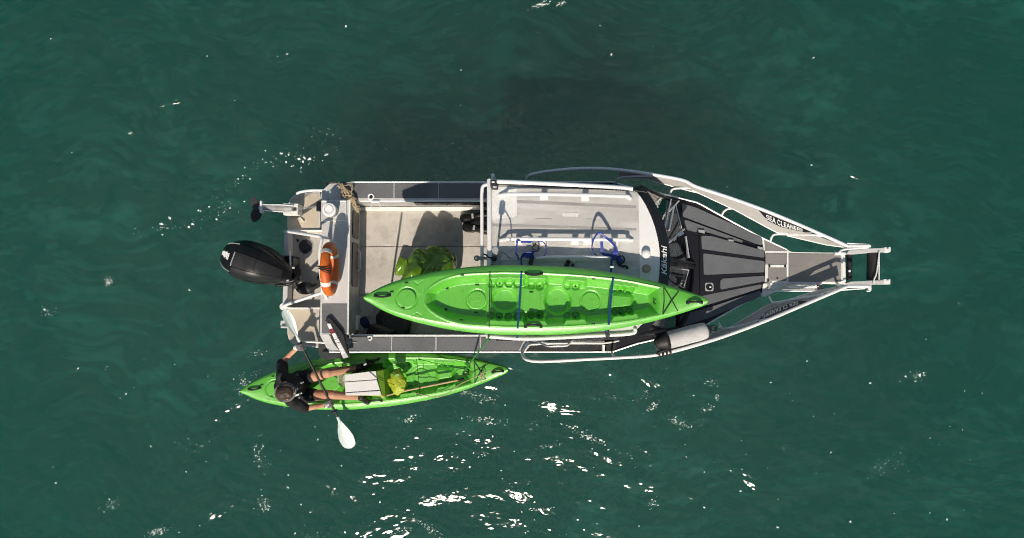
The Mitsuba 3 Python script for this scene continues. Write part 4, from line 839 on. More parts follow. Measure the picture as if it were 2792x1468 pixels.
# ------------------------------------------------------------------ fender
FE = thing('fender', 'white cylindrical fender with black ends lying along the starboard bow rail', 'fender')
f0, f1 = q('P8', 350, 915, 1.36), q('P8', 1240, 685, 1.36)
dfe = (f1 - f0) / np.linalg.norm(f1 - f0); rf = .108
prof = [(-.20, .030), (-.17, .07), (-.10, .102), (-.02, .107)]
part(FE, 'body', sweep(np.array([f0 - dfe * .01, f0, f0 + dfe * .04, f1 - dfe * .10, f1 - dfe * .04, f1 - dfe * .01, f1 + dfe * .005]), ring_prof(rf, 32), scale=[.96, .99, 1, 1, .97, .88, .70]), FEND, smooth=True)
part(FE, 'end_cap', sweep(np.array([f0 - dfe * .17, f0 - dfe * .16, f0 - dfe * .11, f0 - dfe * .045, f0 + dfe * .003]), ring_prof(rf, 28), scale=[.30, .46, .74, .95, 1.01]), RUBBER, smooth=True)
part(FE, 'end_cap', sweep(np.array([f1 - dfe * .005, f1 + dfe * .03, f1 + dfe * .05]), ring_prof(rf, 28), scale=[.72, .55, .2]), RUBBER, smooth=True)
part(FE, 'eye', torus(f1 + dfe * .085, .036, .014, 24, 8, ax=(0, .4, 1)), RUBBER, smooth=True)
part(FE, 'lanyard', cat(tube(spline([q('P8', 250, 900, 1.36), q('P8', 120, 980, 1.36), q('P8', 110, 1080, 1.36), q('P8', 170, 1150, 1.36), q('P8', 260, 1150, 1.36)], 6), .016),
     *[torus(railpoint(RS, at(1780 + .118 * x, 734, 1.34)[0]) + [0, 0, .0], .032, .013, 20, 8, ax=(1, .25 + .2 * (x % 3 - 1), 0)) for x in (100, 160, 210, 280, 330, 370)],
     tube(spline([q('P8', 380, 1120, 1.36), q('P8', 300, 1140, 1.37), q('P8', 160, 1190, 1.37), q('P8', 80, 1250, 1.33)], 6), .018)), RUBBER, smooth=True)

# ------------------------------------------------------------------ kayak (one moulded hull, used twice)
KM = .001535
kx = lambda gx: (gx - 1285) * KM
b_x = np.array([80, 92, 120, 215, 340, 500, 700, 900, 1100, 1300, 1500, 1700, 1900, 2100, 2200, 2300, 2400, 2460, 2482, 2490])
b_h = np.array([4, 18, 34, 88, 137, 180, 218, 240, 250, 249, 240, 221, 192, 148, 120, 89, 55, 33, 20, 5]) * KM
kb = PCH(kx(b_x), b_h)
zd_ = PCH(kx(np.array([80, 300, 700, 1285, 1900, 2250, 2490])), [.37, .345, .31, .295, .315, .36, .405])
zk_ = PCH(kx(np.array([80, 160, 400, 800, 1285, 1800, 2200, 2400, 2490])), [.30, .16, .06, .01, 0, .01, .08, .20, .36])
fdeck = lambda x: np.interp(x, kx(np.array([80, 200, 500, 1000, 1900, 2300, 2490])), [.68, .74, .775, .785, .785, .75, .68])
def sst(a, b, v):
    t = np.clip((v - a) / (b - a), 0, 1); return t * t * (3 - 2 * t)
def kdeck(x, y):
    gx, gy = x / KM + 1285, np.abs(y) / KM
    hd = kb(x) * fdeck(x) / KM
    z = zd_(x) + .012 * (1 - (gy / np.maximum(hd, 1)) ** 2) * sst(2165, 2300, gx) + .012 * (1 - (gy / np.maximum(hd, 1)) ** 2) * (1 - sst(330, 480, gx))
    # cockpit: distance inside its outline, in G units
    outl = hd * np.interp(gx, [500, 700, 900, 2000, 2170], [.97, .95, .94, .93, .90])
    tail = 1 - sst(505, 800, gx) * 1.0
    ell = np.sqrt(np.clip(1 - ((800 - np.clip(gx, 505, 800)) / 295.0) ** 2, 0, 1))
    side = outl * np.where(gx < 800, ell, 1) - gy
    end = np.minimum((gx - 508) * .9, 2168 - gx - .10 * gy)
    d = np.minimum(side, end * .9)
    d = np.where((gx < 508) | (gx > 2168), -1, d)
    wallw = 62
    dep = .165 * sst(0, wallw, d) * np.interp(gx, [500, 620, 900, 1700, 2000, 2168], [.72, .82, .92, .92, .95, .80])
    # side ledges with scalloped foot rests
    def block(v, a, b, s=14): return sst(a - s, a + s, v) * (1 - sst(b - s, b + s, v))
    led = block(gx, 955, 1212) * sst(98, 122, gy) + block(gx, 1236, 1372) * sst(88, 112, gy) + block(gx, 1500, 1650) * sst(92, 116, gy) + block(gx, 1835, 2012) * sst(66, 90, gy)
    hole = np.zeros_like(z)
    for cx, cy, r in [(975, 116, 30), (1032, 120, 31), (1100, 122, 31), (1163, 120, 31), (1263, 108, 30), (1323, 104, 33), (1522, 108, 28), (1583, 108, 32), (1862, 82, 26), (1910, 82, 27), (1968, 74, 27)]:
        hole = np.maximum(hole, 1 - sst(r * .72, r * 1.06, np.hypot(gx - cx, gy - cy)))
    rise = np.clip(led, 0, 1) * .085 * (1 - hole)
    dep = np.where(d > 0, np.maximum(dep - rise * sst(0, 30, d), 0), dep)
    z = z - dep
    ins = sst(40, 70, d)
    z = z - .024 * hole * sst(8, 40, d)
    for cx, rx, ry, dz in [(1075, 104, 92, .060), (1455, 104, 106, .060)]:
        rr = np.hypot((gx - cx) / rx, gy / ry); z = z - dz * (1 - sst(.80, 1.0, rr)) * ins - .012 * (1 - np.clip(rr, 0, 1) ** 2) * ins
    z = z + ins * .028 * block(gx, 1190, 1345, 25) * (1 - sst(80, 110, gy)) + ins * .05 * block(gx, 1835, 1985, 22) * (1 - sst(26 + (2000 - gx) * .08, 46 + (2000 - gx) * .08, gy))
    z = z + ins * .02 * block(gx, 1345, 1375, 14) + ins * .018 * block(gx, 940, 962, 12)
    # hatch recess rings
    for cx, r in [(383, 72), (870, 72), (1690, 72)]:
        rr = np.hypot(gx - cx, gy); z = z - .010 * np.exp(-((rr - r) / 6.0) ** 2)
    # rim line round the stern deck and small moulded chevrons
    z = z + .008 * np.exp(-((d + 8) / 7.0) ** 2) * (gx > 495) * (gx < 2180)
    for cx in (455,):
        z = z - .006 * np.exp(-((np.abs(gx - cx) * .75 + 100 - gy) / 4.0) ** 2) * (np.abs(gx - cx) < 32) * (gx < 508)
    return z
Kx = np.concatenate([kx(80) + .002 + (1 - np.cos(np.linspace(0, np.pi / 2, 14))) * .05, np.linspace(kx(80) + .055, kx(2490) - .055, 500), kx(2490) - .002 - (1 - np.cos(np.linspace(np.pi / 2, 0, 14))) * .05])
Tt = np.linspace(-1, 1, 151)
HD = kb(Kx) * fdeck(Kx)
XX = np.repeat(Kx[:, None], len(Tt), 1); YY = HD[:, None] * Tt[None]
ZZ = kdeck(XX, YY)
Bk, Zd, Zk = kb(Kx), zd_(Kx), np.minimum(zk_(Kx), zd_(Kx) - .02)
zm = np.maximum(Zd - .058 * np.sqrt(np.clip(Bk / .38, 0, 1)), Zk + (Zd - Zk) * .5)                                           # height of the greatest beam
def side_ring(sgn):
    out = []
    arc_ = [(HD + (Bk - HD) * a, Zd - (Zd - zm) * b) for a, b in ((.08, .012), (.20, .07), (.38, .19), (.58, .36), (.76, .54), (.89, .71), (.97, .86), (1, 1))]
    for bb, zz in arc_ + [(Bk * .985, zm - (zm - Zk) * .35), (Bk * .90, zm - (zm - Zk) * .68), (Bk * .66, zm - (zm - Zk) * .90), (Bk * .25, zm - (zm - Zk) * .97)]:
        out.append(np.stack([Kx, sgn * bb, zz], 1))
    return out
left = side_ring(1); right = side_ring(-1)
cols = [np.stack([Kx, YY[:, j], ZZ[:, j]], 1) for j in range(len(Tt))] + left + [np.stack([Kx, 0 * Kx, Zk], 1)] + right[::-1]
KG = np.stack(cols, 0)
km = grid_mesh(KG, closed_u=True)
ne = len(Kx)
for e_ in (0, ne - 1):
    ringv = KG[:, e_]; c_ = ringv.mean(0); o = len(ringv)
    km = cat(km, trimesh.Trimesh(np.vstack([ringv, c_]), [(o, (i + 1) % o, i) if e_ == 0 else (o, i, (i + 1) % o) for i in range(o)], process=False))
km.merge_vertices()
if km.volume < 0: km.invert()
KDICT = mikit.ply(km, KAY, smooth=38)
zdk = lambda gx, gy=303: float(kdeck(np.array([kx(gx)]), np.array([-(gy - 303) * KM]))[0])
def kp(gx, gy, dz=0.0): return np.array([kx(gx), -(gy - 303) * KM, zdk(gx, gy) + dz])
def kedge(gx, sgn, dz=.0):
    x = kx(gx); return np.array([x, sgn * float(kb(x) * fdeck(x)), float(zd_(x)) + dz])
KP = []
def handle(c0, c1, bow):
    a, b = np.array(c0), np.array(c1); d = (b - a) / np.linalg.norm(b - a); s = np.cross([0, 0, 1.0], d)
    L = np.linalg.norm(b - a)
    path = spline([a, a + d * .10 * L + [0, 0, .022] + s * bow * .5, (a + b) / 2 + [0, 0, .034] + s * bow, b - d * .10 * L + [0, 0, .022] + s * bow * .5, b], 6)
    return cat(tube(path, .0125, 8), *[rbox(*(p + [0, 0, .004]), .035, .032, .014, .006) for p in (a, b)])
KP.append(('handle', handle(kp(165, 290, .004), kp(262, 285, .004), -.015), RUBBER))
KP.append(('handle', handle(kp(2350, 315, .004), kp(2442, 312, .004), .008), RUBBER))
KP.append(('handle', handle(kedge(1222, 1, .0) - [0, .01, 0], kedge(1332, 1, .0) - [0, .01, 0], -.022), RUBBER))
KP.append(('handle', handle(kedge(1222, -1, .0) + [0, .01, 0], kedge(1332, -1, .0) + [0, .01, 0], .022), RUBBER))
for gx in (383, 870, 1690):
    KP.append(('hatch_cover', cat(disc(kp(gx, 303, -.003), .098, .012, 44, .005), disc(kp(gx + 8, 300, .008), .022, .006, 20, .003)), KAY))
for gx, gy in ((655, 220), (650, 378), (1032, 178), (1032, 425), (1323, 198), (1320, 412), (1583, 195), (1583, 420), (1908, 222), (1905, 388)):
    KP.append(('scupper', disc(kp(gx, gy, .001), .018 if gx < 700 else .012, .005, 16, .002), CORD))
for gx, gy in ((378, 195), (360, 368), (770, 134), (870, 194), (866, 392), (768, 450), (1262, 243), (1262, 368), (1703, 150), (1698, 468), (278, 260)):
    KP.append(('pad_eye', rbox(*kp(gx, gy, .004), .042, .014, .012, .005), CORD))
tri_ = [kedge(2190, 1, -.008), kedge(2170, -1, -.006)]
KP.append(('deck_cord', cat(tube([kedge(2190, 1, .006), kp(2192, 300, .012), kedge(2182, -1, .006)], .0055, 6), tube([kedge(2195, 1, .006), kp(2245, 303, .014), kedge(2285, -1, .006)], .0055, 6),
           tube([kedge(2182, -1, .006), kp(2240, 303, .016), kedge(2292, 1, .006)], .0055, 6)), CORD))
KP.append(('badge', cat(torus(kp(2140, 308, .004), .024, .006, 20, 6)), CORD))
for sgn in (1, -1):
    rb_ = [np.array([kx(g), sgn * float(kb(kx(g))) * 1.0 , float(zd_(kx(g)) - .062)]) for g in np.linspace(1225, 1320, 14)]
    KP.append(('side_marking', cat(*[rbox(p[0], p[1], p[2], .010 + .006 * (i % 3), .004, .022, .001) for i, p in enumerate(rb_)]), CORD))
shapes = [(n, mikit.ply(m, mt, smooth=35)) for n, m, mt in KP]
def kayak(key, M, label):
    thing(key, label, 'kayak', 'green sit-on-top kayaks')
    tw = T(M.tolist())
    part(key, 'hull', {**KDICT, 'to_world': tw}, None)
    for n, d in shapes: part(key, n, {**d, 'to_world': tw}, None)
def kmatrix(stern, bow, roll):
    """Frame with the kayak's deck tips at the two points (stern tip local z .335, bow tip .38)."""
    s, b = np.array(stern), np.array(bow)
    X = b - s; X /= np.linalg.norm(X); Y = np.cross([0, 0, 1.0], X); Y /= np.linalg.norm(Y); Z = np.cross(X, Y)
    Y, Z = Y * math.cos(roll) + Z * math.sin(roll), Z * math.cos(roll) - Y * math.sin(roll)
    M = np.eye(4); M[:3, 0], M[:3, 1], M[:3, 2] = X, Y, Z
    M[:3, 3] = (s + b) / 2 - Z * .36
    return M
M1 = kmatrix(at(991, 812, 2.36), at(1927.5, 822.5, 2.40), math.radians(-2.0))
M2 = kmatrix(at(660, 1067, .27), at(1380.5, 1009, .31), math.radians(-1.0))
M2[2, 3] -= 0.0
kayak('kayak', M1, 'empty green kayak strapped upright on the boat roof with two dark straps')
kayak('kayak_001', M2, 'green kayak afloat beside the boat, carrying the paddler and a white-lidded crate')
w1 = lambda p: M1[:3, :3] @ np.asarray(p) + M1[:3, 3]
w2 = lambda p: M2[:3, :3] @ np.asarray(p) + M2[:3, 3]
# cradle blocks that carry the upper kayak
for gx in (1180, 1800):
    for s in (1, -1):
        p = w1([kx(gx), s * .2, .03]); part(BOAT, 'roof_cradle', rbox(p[0], p[1], (ZR + p[2]) / 2, .10, .12, max(p[2] - ZR, .05), .01), RUBBER)
# ------------------------------------------------------------------ tie-down straps
def over_kayak(g_top, g_bot, hi, lo, w, name, key, m):
    pts = [hi]
    x0, x1 = kx(g_top), kx(g_bot)
    pts.append(w1([x0, float(kb(x0)) + .006, .15 + .0])); pts.append(w1(kedge(g_top, 1, .006) + [0, .012, -.01])); 
    n = 8
    A_, B_ = w1(kedge(g_top, 1, .008)), w1(kedge(g_bot, -1, .008))
    for k in np.linspace(0, 1, n): pts.append(A_ * (1 - k) + B_ * k - [0, 0, .02 * math.sin(math.pi * k)])
    pts.append(w1(kedge(g_bot, -1, .006) + [0, -.012, -.01])); pts.append(w1([x1, -float(kb(x1)) - .006, .15])); pts.append(lo)
    pts = np.array(pts)
    tn = np.gradient(pts, axis=0); up = np.cross(np.array([1.0, 0, 0]), tn); up[up[:, 2] < 0] *= 1
    up = np.cross(tn, np.cross(np.array([[1.0, 0, 0]] * len(pts)), tn) * 0 + [1.0, 0, 0]); up = np.where((up @ [0, 0, 1.0])[:, None] < -.0 , -up, up)
    up[0] = [0, 1, .2]; up[1] = [0, 1, .1]; up[-1] = [0, -1, .2]; up[-2] = [0, -1, .1]
    part(key, name, ribbon(pts, w, .004, up=up), m)
def loose(c, pts, w, m, key, name='loose_webbing', closed=False, tilt=.5):
    P = np.array([on_roof(c, x, y, z) for x, y, z in pts]); P = spline(P, 8, closed)
    tn = np.gradient(P, axis=0); out = np.cross(tn, [0, 0, 1.0]); out /= np.maximum(np.linalg.norm(out, axis=1, keepdims=True), 1e-6)
    return part(key, name, ribbon(P, w, .003, up=out * tilt + [0, 0, 1 - tilt]), m)
def print_marks(c, pts, key):
    P = np.array([on_roof(c, x, y, z) for x, y, z in pts]); P = spline(P, 8)
    part(key, 'printed_mark', cat(*[ribbon([p, p + (P[min(i + 1, len(P) - 1)] - p) * .55], .014, .002) for i, p in enumerate(P[:-1]) if i % 2 == 0]), PLASTW)
S1 = thing('tie_down_strap', 'blue tie-down strap across the middle of the roof kayak, with the lower loop', 'strap')
over_kayak(1190, 1168, on_roof('N3', 285, 830, .03), q('G', 1158, 572, 1.97), .020, 'webbing', S1, WEB)
loose('N3', [(215, 930, .015), (150, 790, .05), (95, 680, .08), (105, 560, .10), (130, 350, .12), (140, 215, .12), (300, 225, .10), (520, 240, .09), (690, 260, .06)], .024, BLUE, S1)
loose('N3', [(900, 245, .05), (1060, 260, .06), (1160, 350, .07), (1210, 520, .07), (1190, 690, .05), (1110, 790, .02)], .022, BLUE, S1, tilt=.75)
loose('N3', [(330, 830, .02), (390, 740, .06), (500, 700, .08), (640, 720, .08), (700, 820, .05), (660, 920, .02)], .040, BLUE, S1, tilt=.35)
loose('N3', [(640, 760, .05), (720, 650, .05), (790, 560, .05)], .032, BLUE, S1, tilt=.2)
loose('N3', [(420, 800, .05), (520, 790, .06), (640, 830, .05)], .045, BLUE, S1, tilt=.2)
loose('N3', [(280, 250, .09), (480, 245, .10), (640, 260, .08)], .038, BLUE, S1, tilt=.1)
part(S1, 'hook', cat(torus(on_roof('N3', 820, 495, .05), .036, .009, 20, 8, ax=(.2, .1, 1)), tube([on_roof('N3', 800, 440, .05), on_roof('N3', 800, 320, .06)], .010)), RUBBER, smooth=True)
part(S1, 'ratchet', cat(rbox(*on_roof('N3', 655, 960, .03), .05, .10, .035, .008, -15), rbox(*q('G', 1160, 525, 2.13), .05, .07, .03, .008)), DARK)
print_marks('N3', [(730, 270, .075), (820, 265, .075), (930, 285, .07)], S1)
S2 = thing('tie_down_strap_001', 'blue tie-down strap nearest the bow over the roof kayak, with a tall loop and hook', 'strap')
over_kayak(1838, 1808, on_roof('N4', 880, 980, .03), q('G', 1795, 548, 1.96), .023, 'webbing', S2, WEB)
loose('N4', [(430, 880, .02), (330, 800, .06), (275, 660, .12), (285, 500, .18), (340, 340, .22), (430, 210, .25), (530, 190, .25), (650, 280, .23), (790, 390, .18), (920, 510, .12), (985, 620, .07), (995, 740, .04)], .034, BLUE, S2, tilt=.6)
loose('N4', [(575, 430, .10), (570, 600, .08), (580, 730, .06), (640, 840, .04), (760, 850, .03), (900, 880, .03)], .030, BLUE, S2, tilt=.25)
loose('N4', [(990, 720, .05), (995, 800, .05), (1010, 880, .04)], .055, BLUE, S2, tilt=.1)
loose('N4', [(880, 960, .04), (980, 930, .05), (1060, 950, .05), (1130, 1010, .05), (1090, 1070, .04)], .065, BLUE, S2, tilt=.1)
loose('N4', [(1060, 1040, .04), (1110, 1120, .03), (1150, 1170, .02)], .05, BLUE, S2, tilt=.1)
part(S2, 'hook', cat(tube(spline([on_roof('N4', 1120, 1140, .03), on_roof('N4', 1200, 1205, .03), on_roof('N4', 1290, 1200, .03), on_roof('N4', 1370, 1245, .03), on_roof('N4', 1330, 1275, .03)], 6), .013), torus(on_roof('N4', 1155, 995, .05), .042, .010, 20, 8)), RUBBER, smooth=True)
part(S2, 'ratchet', cat(rbox(*q('J', 1095, 190, 2.10), .05, .10, .035, .008, 10), rbox(*q('J', 1100, 225, 2.02), .045, .06, .03, .008, 10)), DARK)
part(S2, 'ratchet_pin', rbox(*q('J', 1105, 212, 2.06), .05, .035, .03, .006), ALU)
part(S2, 'tag', rbox(*on_roof('N4', 885, 1225, .22), .04, .025, .015, .005), PLASTW)
print_marks('N4', [(480, 205, .262), (560, 215, .26), (640, 275, .245), (690, 320, .235)], S2)
TC = thing('kayak_rope', 'thin dark cord tied across the roof kayak just behind its middle seat', 'cord')
over_kayak(966, 966, q('G', 990, 45, 2.0), q('G', 962, 568, 1.97), .012, 'cord', TC, CORD)
BL = thing('bow_line', 'green mooring rope running from the boat roof edge down to the floating kayak bow', 'rope')
b_a, b_b = q('G', 962, 570, 1.96), q('H', 2030, 600, .40)
part(BL, 'rope', tube(spline([b_a, b_a * .7 + b_b * .3 - [0, 0, .05], b_a * .35 + b_b * .65 - [0, 0, .06], b_b], 6), .010, 8), GREENR, smooth=True)
part(BL, 'knot', cat(torus(b_a, .030, .009, 20, 6, ax=(1, 0, .3)), trimesh.creation.icosphere(2, .024).apply_translation(b_b)), GREENR, smooth=True)
# ------------------------------------------------------------------ bags and gear in the cockpit
def crumpled(c, r, seed, amp=.16, sub=5, flat=None):
    """A filled plastic sack: taut facets that meet in creases."""
    g_ = np.random.default_rng(seed); n = 15 if sub >= 5 else 11
    k = np.arange(n) + .5; ph = np.arccos(1 - 2 * k / n) + g_.normal(size=n) * .22; th = math.pi * (1 + 5 ** .5) * k + g_.normal(size=n) * .3
    p = np.stack([np.cos(th) * np.sin(ph), np.sin(th) * np.sin(ph), np.cos(ph)], 1) * (1.12 - .9 * amp * g_.random((n, 1)))
    m = trimesh.convex.convex_hull(p)
    for _ in range(sub - 1): m = m.subdivide()
    trimesh.smoothing.filter_laplacian(m, lamb=.5, iterations=14 if sub >= 5 else 3)
    v = np.array(m.vertices); nr = np.array(m.vertex_normals)
    crease = -np.exp(-(np.abs(meshkit.fbm(v * 2.0 + seed * 3.3, 2, seed + 4) - .5) / .030) ** 2) * .050 - np.exp(-(np.abs(meshkit.fbm(v * 3.1 + seed * 1.3, 2, seed + 7) - .52) / .022) ** 2) * .035
    v = v + nr * (crease + .05 * (meshkit.fbm(v * 4 + seed, 2, seed) - .5))[:, None]
    v = v * np.asarray(r) + np.asarray(c)
    if flat is not None: v[:, 2] = np.maximum(v[:, 2], flat)
    m.vertices = v; return m
b0 = thing('rubbish_bag', 'crumpled green bag on the cockpit floor, left of the pair under the kayak edge', 'bag')
part(b0, 'sack', crumpled(q('S', 1142, 748, .70), (.33, .36, .44), 3, .10, flat=ZFL + .005), BAG, smooth=50)
part(b0, 'neck', crumpled(q('S', 1172, 756, 1.10), (.17, .15, .22), 5, .2, 5), BAG, smooth=30)
part(b0, 'corner', crumpled(q('N7', 260, 900, .42), (.16, .19, .12), 8, .4, 4), BAG, smooth=30)
b1 = thing('rubbish_bag_001', 'rounder green bag on the cockpit floor, right of the pair under the kayak edge', 'bag')
part(b1, 'sack', crumpled(q('S', 1192, 746, .70), (.30, .38, .46), 12, .10, flat=ZFL + .005), BAG, smooth=50)
part(b1, 'fold', crumpled(q('N7', 1960, 780, .66), (.12, .18, .22), 16, .2, 5), BAG, smooth=50)
DB = thing('gear_bag', 'black gear bag on the shaded cockpit floor under the kayak stern', 'bag')
part(DB, 'sack', cat(crumpled(q('N8', 1550, 560, .45), (.26, .12, .17), 21, .2, 4, flat=ZFL + .004), crumpled(q('N8', 2100, 430, .42), (.26, .17, .13), 24, .2, 4, flat=ZFL + .004), crumpled(q('N8', 1650, 200, .40), (.14, .20, .10), 26, .2, 4, flat=ZFL + .004)), RUBBER, smooth=50)
CB = thing('white_tub', 'small pale plastic tub on the floor in the shaded stern corner', 'tub')
tc = q('N8', 640, 260, .40)
part(CB, 'body', rbox(tc[0], tc[1], .40, .10, .19, .20, .02), LBOX)
part(CB, 'lid', rbox(tc[0], tc[1], .508, .11, .20, .016, .006), LBOX)
CC = thing('navy_cloth', 'dark navy cloth crumpled beside the pale tub on the cockpit floor', 'cloth')
part(CC, 'folds', crumpled(q('N8', 880, 290, .34), (.12, .12, .05), 31, .4, 4, flat=ZFL + .004), BLUEC, smooth=40)
RW = thing('rope_coil', 'pale rope coil on the cockpit floor below the tub', 'rope')
rc = q('N8', 640, 540, .36)
part(RW, 'strands', cat(*[torus(rc + [.02 * math.sin(k * 2.1), .02 * math.cos(k * 1.7), .012 * k], .085 + .006 * math.sin(k), .010, 30, 6, ax=(.12 * math.sin(k), .12 * math.cos(k), 1)) for k in range(6)]), ROPEW, smooth=True)
BP = thing('upright_pole', 'dark upright pole standing on the cockpit floor under the kayak stern', 'pole')
pb = at(1062, 817, ZFL)
part(BP, 'shaft', tube([pb, pb + [.02, -.005, 1.28]], .014), DARK, smooth=True)
part(BP, 'base', disc(pb, .05, .03, 20), DARK)
def boot(c0, c1, w, h, key):
    """Rubber boot lying from toe c0 to shaft end c1 on the floor."""
    d = (c1 - c0); L = np.linalg.norm(d); d /= L
    s = np.cross([0, 0, 1.0], d)
    u = np.array([0, .03, .10, .25, .42, .55, .72, 1.0]); ww = np.array([.35, .72, .95, 1.0, .82, .80, .95, 1.05]) * w; hh = np.array([.25, .45, .6, .72, .95, 1.1, 1.15, 1.1]) * h
    path = [c0 + d * L * k + [0, 0, hv * .55] for k, hv in zip(u, hh)]
    rings = []; a_ = np.arange(24) * 2 * np.pi / 24
    for p, wv2, hv in zip(path, ww, hh):
        cz, sz = np.cos(a_), np.sin(a_)
        rings.append(p + (np.sign(cz) * np.abs(cz) ** .8 * wv2)[:, None] * s + (np.sign(sz) * np.abs(sz) ** .8 * hv * .55)[:, None] * [0, 0, 1])
    R = np.array(rings); RI = PCH(u, R.reshape(len(u), -1))(np.linspace(0, 1, 30)).reshape(30, 24, 3)
    m = grid_mesh(RI.transpose(1, 0, 2), True)
    cap = trimesh.Trimesh(np.vstack([RI[0], RI[0].mean(0)]), [(24, i, (i + 1) % 24) for i in range(24)], process=False); cap2 = trimesh.Trimesh(np.vstack([RI[-1], RI[-1].mean(0)]), [(24, (i + 1) % 24, i) for i in range(24)], process=False)
    part(key, 'upper', cat(m, cap, cap2), COWL, smooth=45)
    so = [c0 + d * L * k + s * ww_ * sg2 for sg2, ks in ((1, range(0, 5)), (-1, range(4, -1, -1))) for k, ww_ in [(u[i] * 1.0, ww[i] * 1.06) for i in ks]]
    part(key, 'sole', slab(np.array(so), c0[2], c0[2] + .035, .006), RUBBER)
    part(key, 'strap', rbox(*(c0 + d * L * .40 + [0, 0, hh[4] * 1.06]), .03, w * 1.1, .02, .006, math.degrees(math.atan2(d[1], d[0]))), TRIM)
bt = thing('rubber_boot', 'black rubber boot by the roof edge, the one farther from the kayak', 'boot', None)
boot(q('M', 195, 665, ZFL), q('M', 640, 600, ZFL) + [.05, 0, 0], .062, .15, bt)
bt = thing('rubber_boot_001', 'black rubber boot by the roof edge, the one nearer the kayak', 'boot', None)
boot(q('M', 232, 782, ZFL), q('M', 640, 865, ZFL) + [.05, 0, 0], .062, .15, bt)

# ------------------------------------------------------------------ paddler
PE = thing('person', 'paddler in black shirt and shorts sitting in the floating kayak, holding a paddle', 'person')
pz = .0
sea = w2(kp(870, 303, 0))                                            # kayak floor under the seat
J = dict(pelv=q('I', 1085, 745, .34), chest=q('I', 930, 735, .68), neck=q('I', 905, 760, .87), head=q('I', 905, 838, 1.03),
         shl=q('I', 835, 545, .80), shr=q('I', 985, 985, .78), ell=q('I', 838, 320, .61), elr=q('I', 1235, 1118, .58), wrl=q('I', 1085, 65, .72), wrr=q('I', 1600, 1062, .52),
         hipl=q('I', 1120, 610, .32), hipr=q('I', 1140, 905, .31), knl=q('I', 1640, 500, .50), knr=q('I', 1720, 880, .48), anl=q('I', 2160, 408, .28), anr=q('I', 2200, 930, .27))
B_ = lambda a, r, b, s: (J[a], r, J[b], s)
body = bones([B_('pelv', .135, 'chest', .14), B_('chest', .14, 'neck', .075), B_('neck', .058, 'head', .06), B_('shl', .062, 'chest', .11), B_('shr', .062, 'chest', .11),
              B_('shl', .056, 'ell', .044), B_('ell', .044, 'wrl', .028), B_('shr', .056, 'elr', .044), B_('elr', .044, 'wrr', .028),
              B_('pelv', .12, 'hipl', .095), B_('pelv', .12, 'hipr', .095), B_('hipl', .092, 'knl', .062), B_('knl', .060, 'anl', .038), B_('hipr', .092, 'knr', .062), B_('knr', .060, 'anr', .038),
              (J['knl'] * .65 + J['anl'] * .35 - [0, 0, .012], .058, J['knl'] * .4 + J['anl'] * .6, .046), (J['knr'] * .65 + J['anr'] * .35 - [0, 0, .012], .058, J['knr'] * .4 + J['anr'] * .6, .046)], .014, 10)
# the head: skull, jaw, nose, ears, brow; looks ahead and a little down
look = w2([1, 0, 0]) - w2([0, 0, 0]); look = look * .93 + np.array([.05, .12, -.30]); look /= np.linalg.norm(look)
hs = np.cross([0, 0, 1.0], look); hs /= np.linalg.norm(hs); hu = np.cross(look, hs)
hp = lambda f, s, u: J['head'] + look * f + hs * s + hu * u
head = bones([(hp(-.025, 0, .02), .088, hp(.02, 0, .025), .078), (hp(.02, 0, -.02), .066, hp(.045, 0, -.07), .036), (hp(.085, 0, .005), .010, hp(.108, 0, -.022), .014), (hp(.06, .03, .03), .022, hp(.06, -.03, .03), .022),
              (hp(-.005, .084, -.005), .016, hp(-.012, .086, -.03), .012), (hp(-.005, -.084, -.005), .016, hp(-.012, -.086, -.03), .012), (hp(-.01, 0, -.04), .058, J['neck'], .055), (hp(.075, .02, -.055), .012, hp(.075, -.02, -.055), .012)], .008, 5)
part(PE, 'body', cat(body, head), SKIN, smooth=True)
part(PE, 'eye', trimesh.creation.icosphere(2, .011).apply_translation(hp(.088, .031, .012)), PLASTW, smooth=True)
part(PE, 'eye', trimesh.creation.icosphere(2, .011).apply_translation(hp(.088, -.031, .012)), PLASTW, smooth=True)
hair = bones([(hp(-.035, 0, .03), .093, hp(.012, 0, .045), .079), (hp(-.05, .02, -.02), .075, hp(-.05, -.02, -.02), .075), (hp(.03, .03, .07), .048, hp(.03, -.03, .07), .048)], .007, 3)
hv = hair.vertices; nrm = hair.vertex_normals
hair.vertices = hv + nrm * ((meshkit.fbm(hv * np.array([60, 60, 40]), 3, 2) - .5) * .012)[:, None]
part(PE, 'hair', hair, HAIR, smooth=True)
# pale strap of the goggles / visor round the back of the head
va_ = np.linspace(0, 2 * np.pi, 40, endpoint=False)
vis = np.array([hp(-.012 + .120 * math.cos(k), .112 * math.sin(k), -.012 + .028 * math.cos(k)) for k in va_])
tnv = np.gradient(vis, axis=0)
part(PE, 'visor_band', sweep(vis, np.array([[-.013, -.003], [.013, -.003], [.013, .003], [-.013, .003]]), closed=True, up=hu), GLOVE, smooth=30)
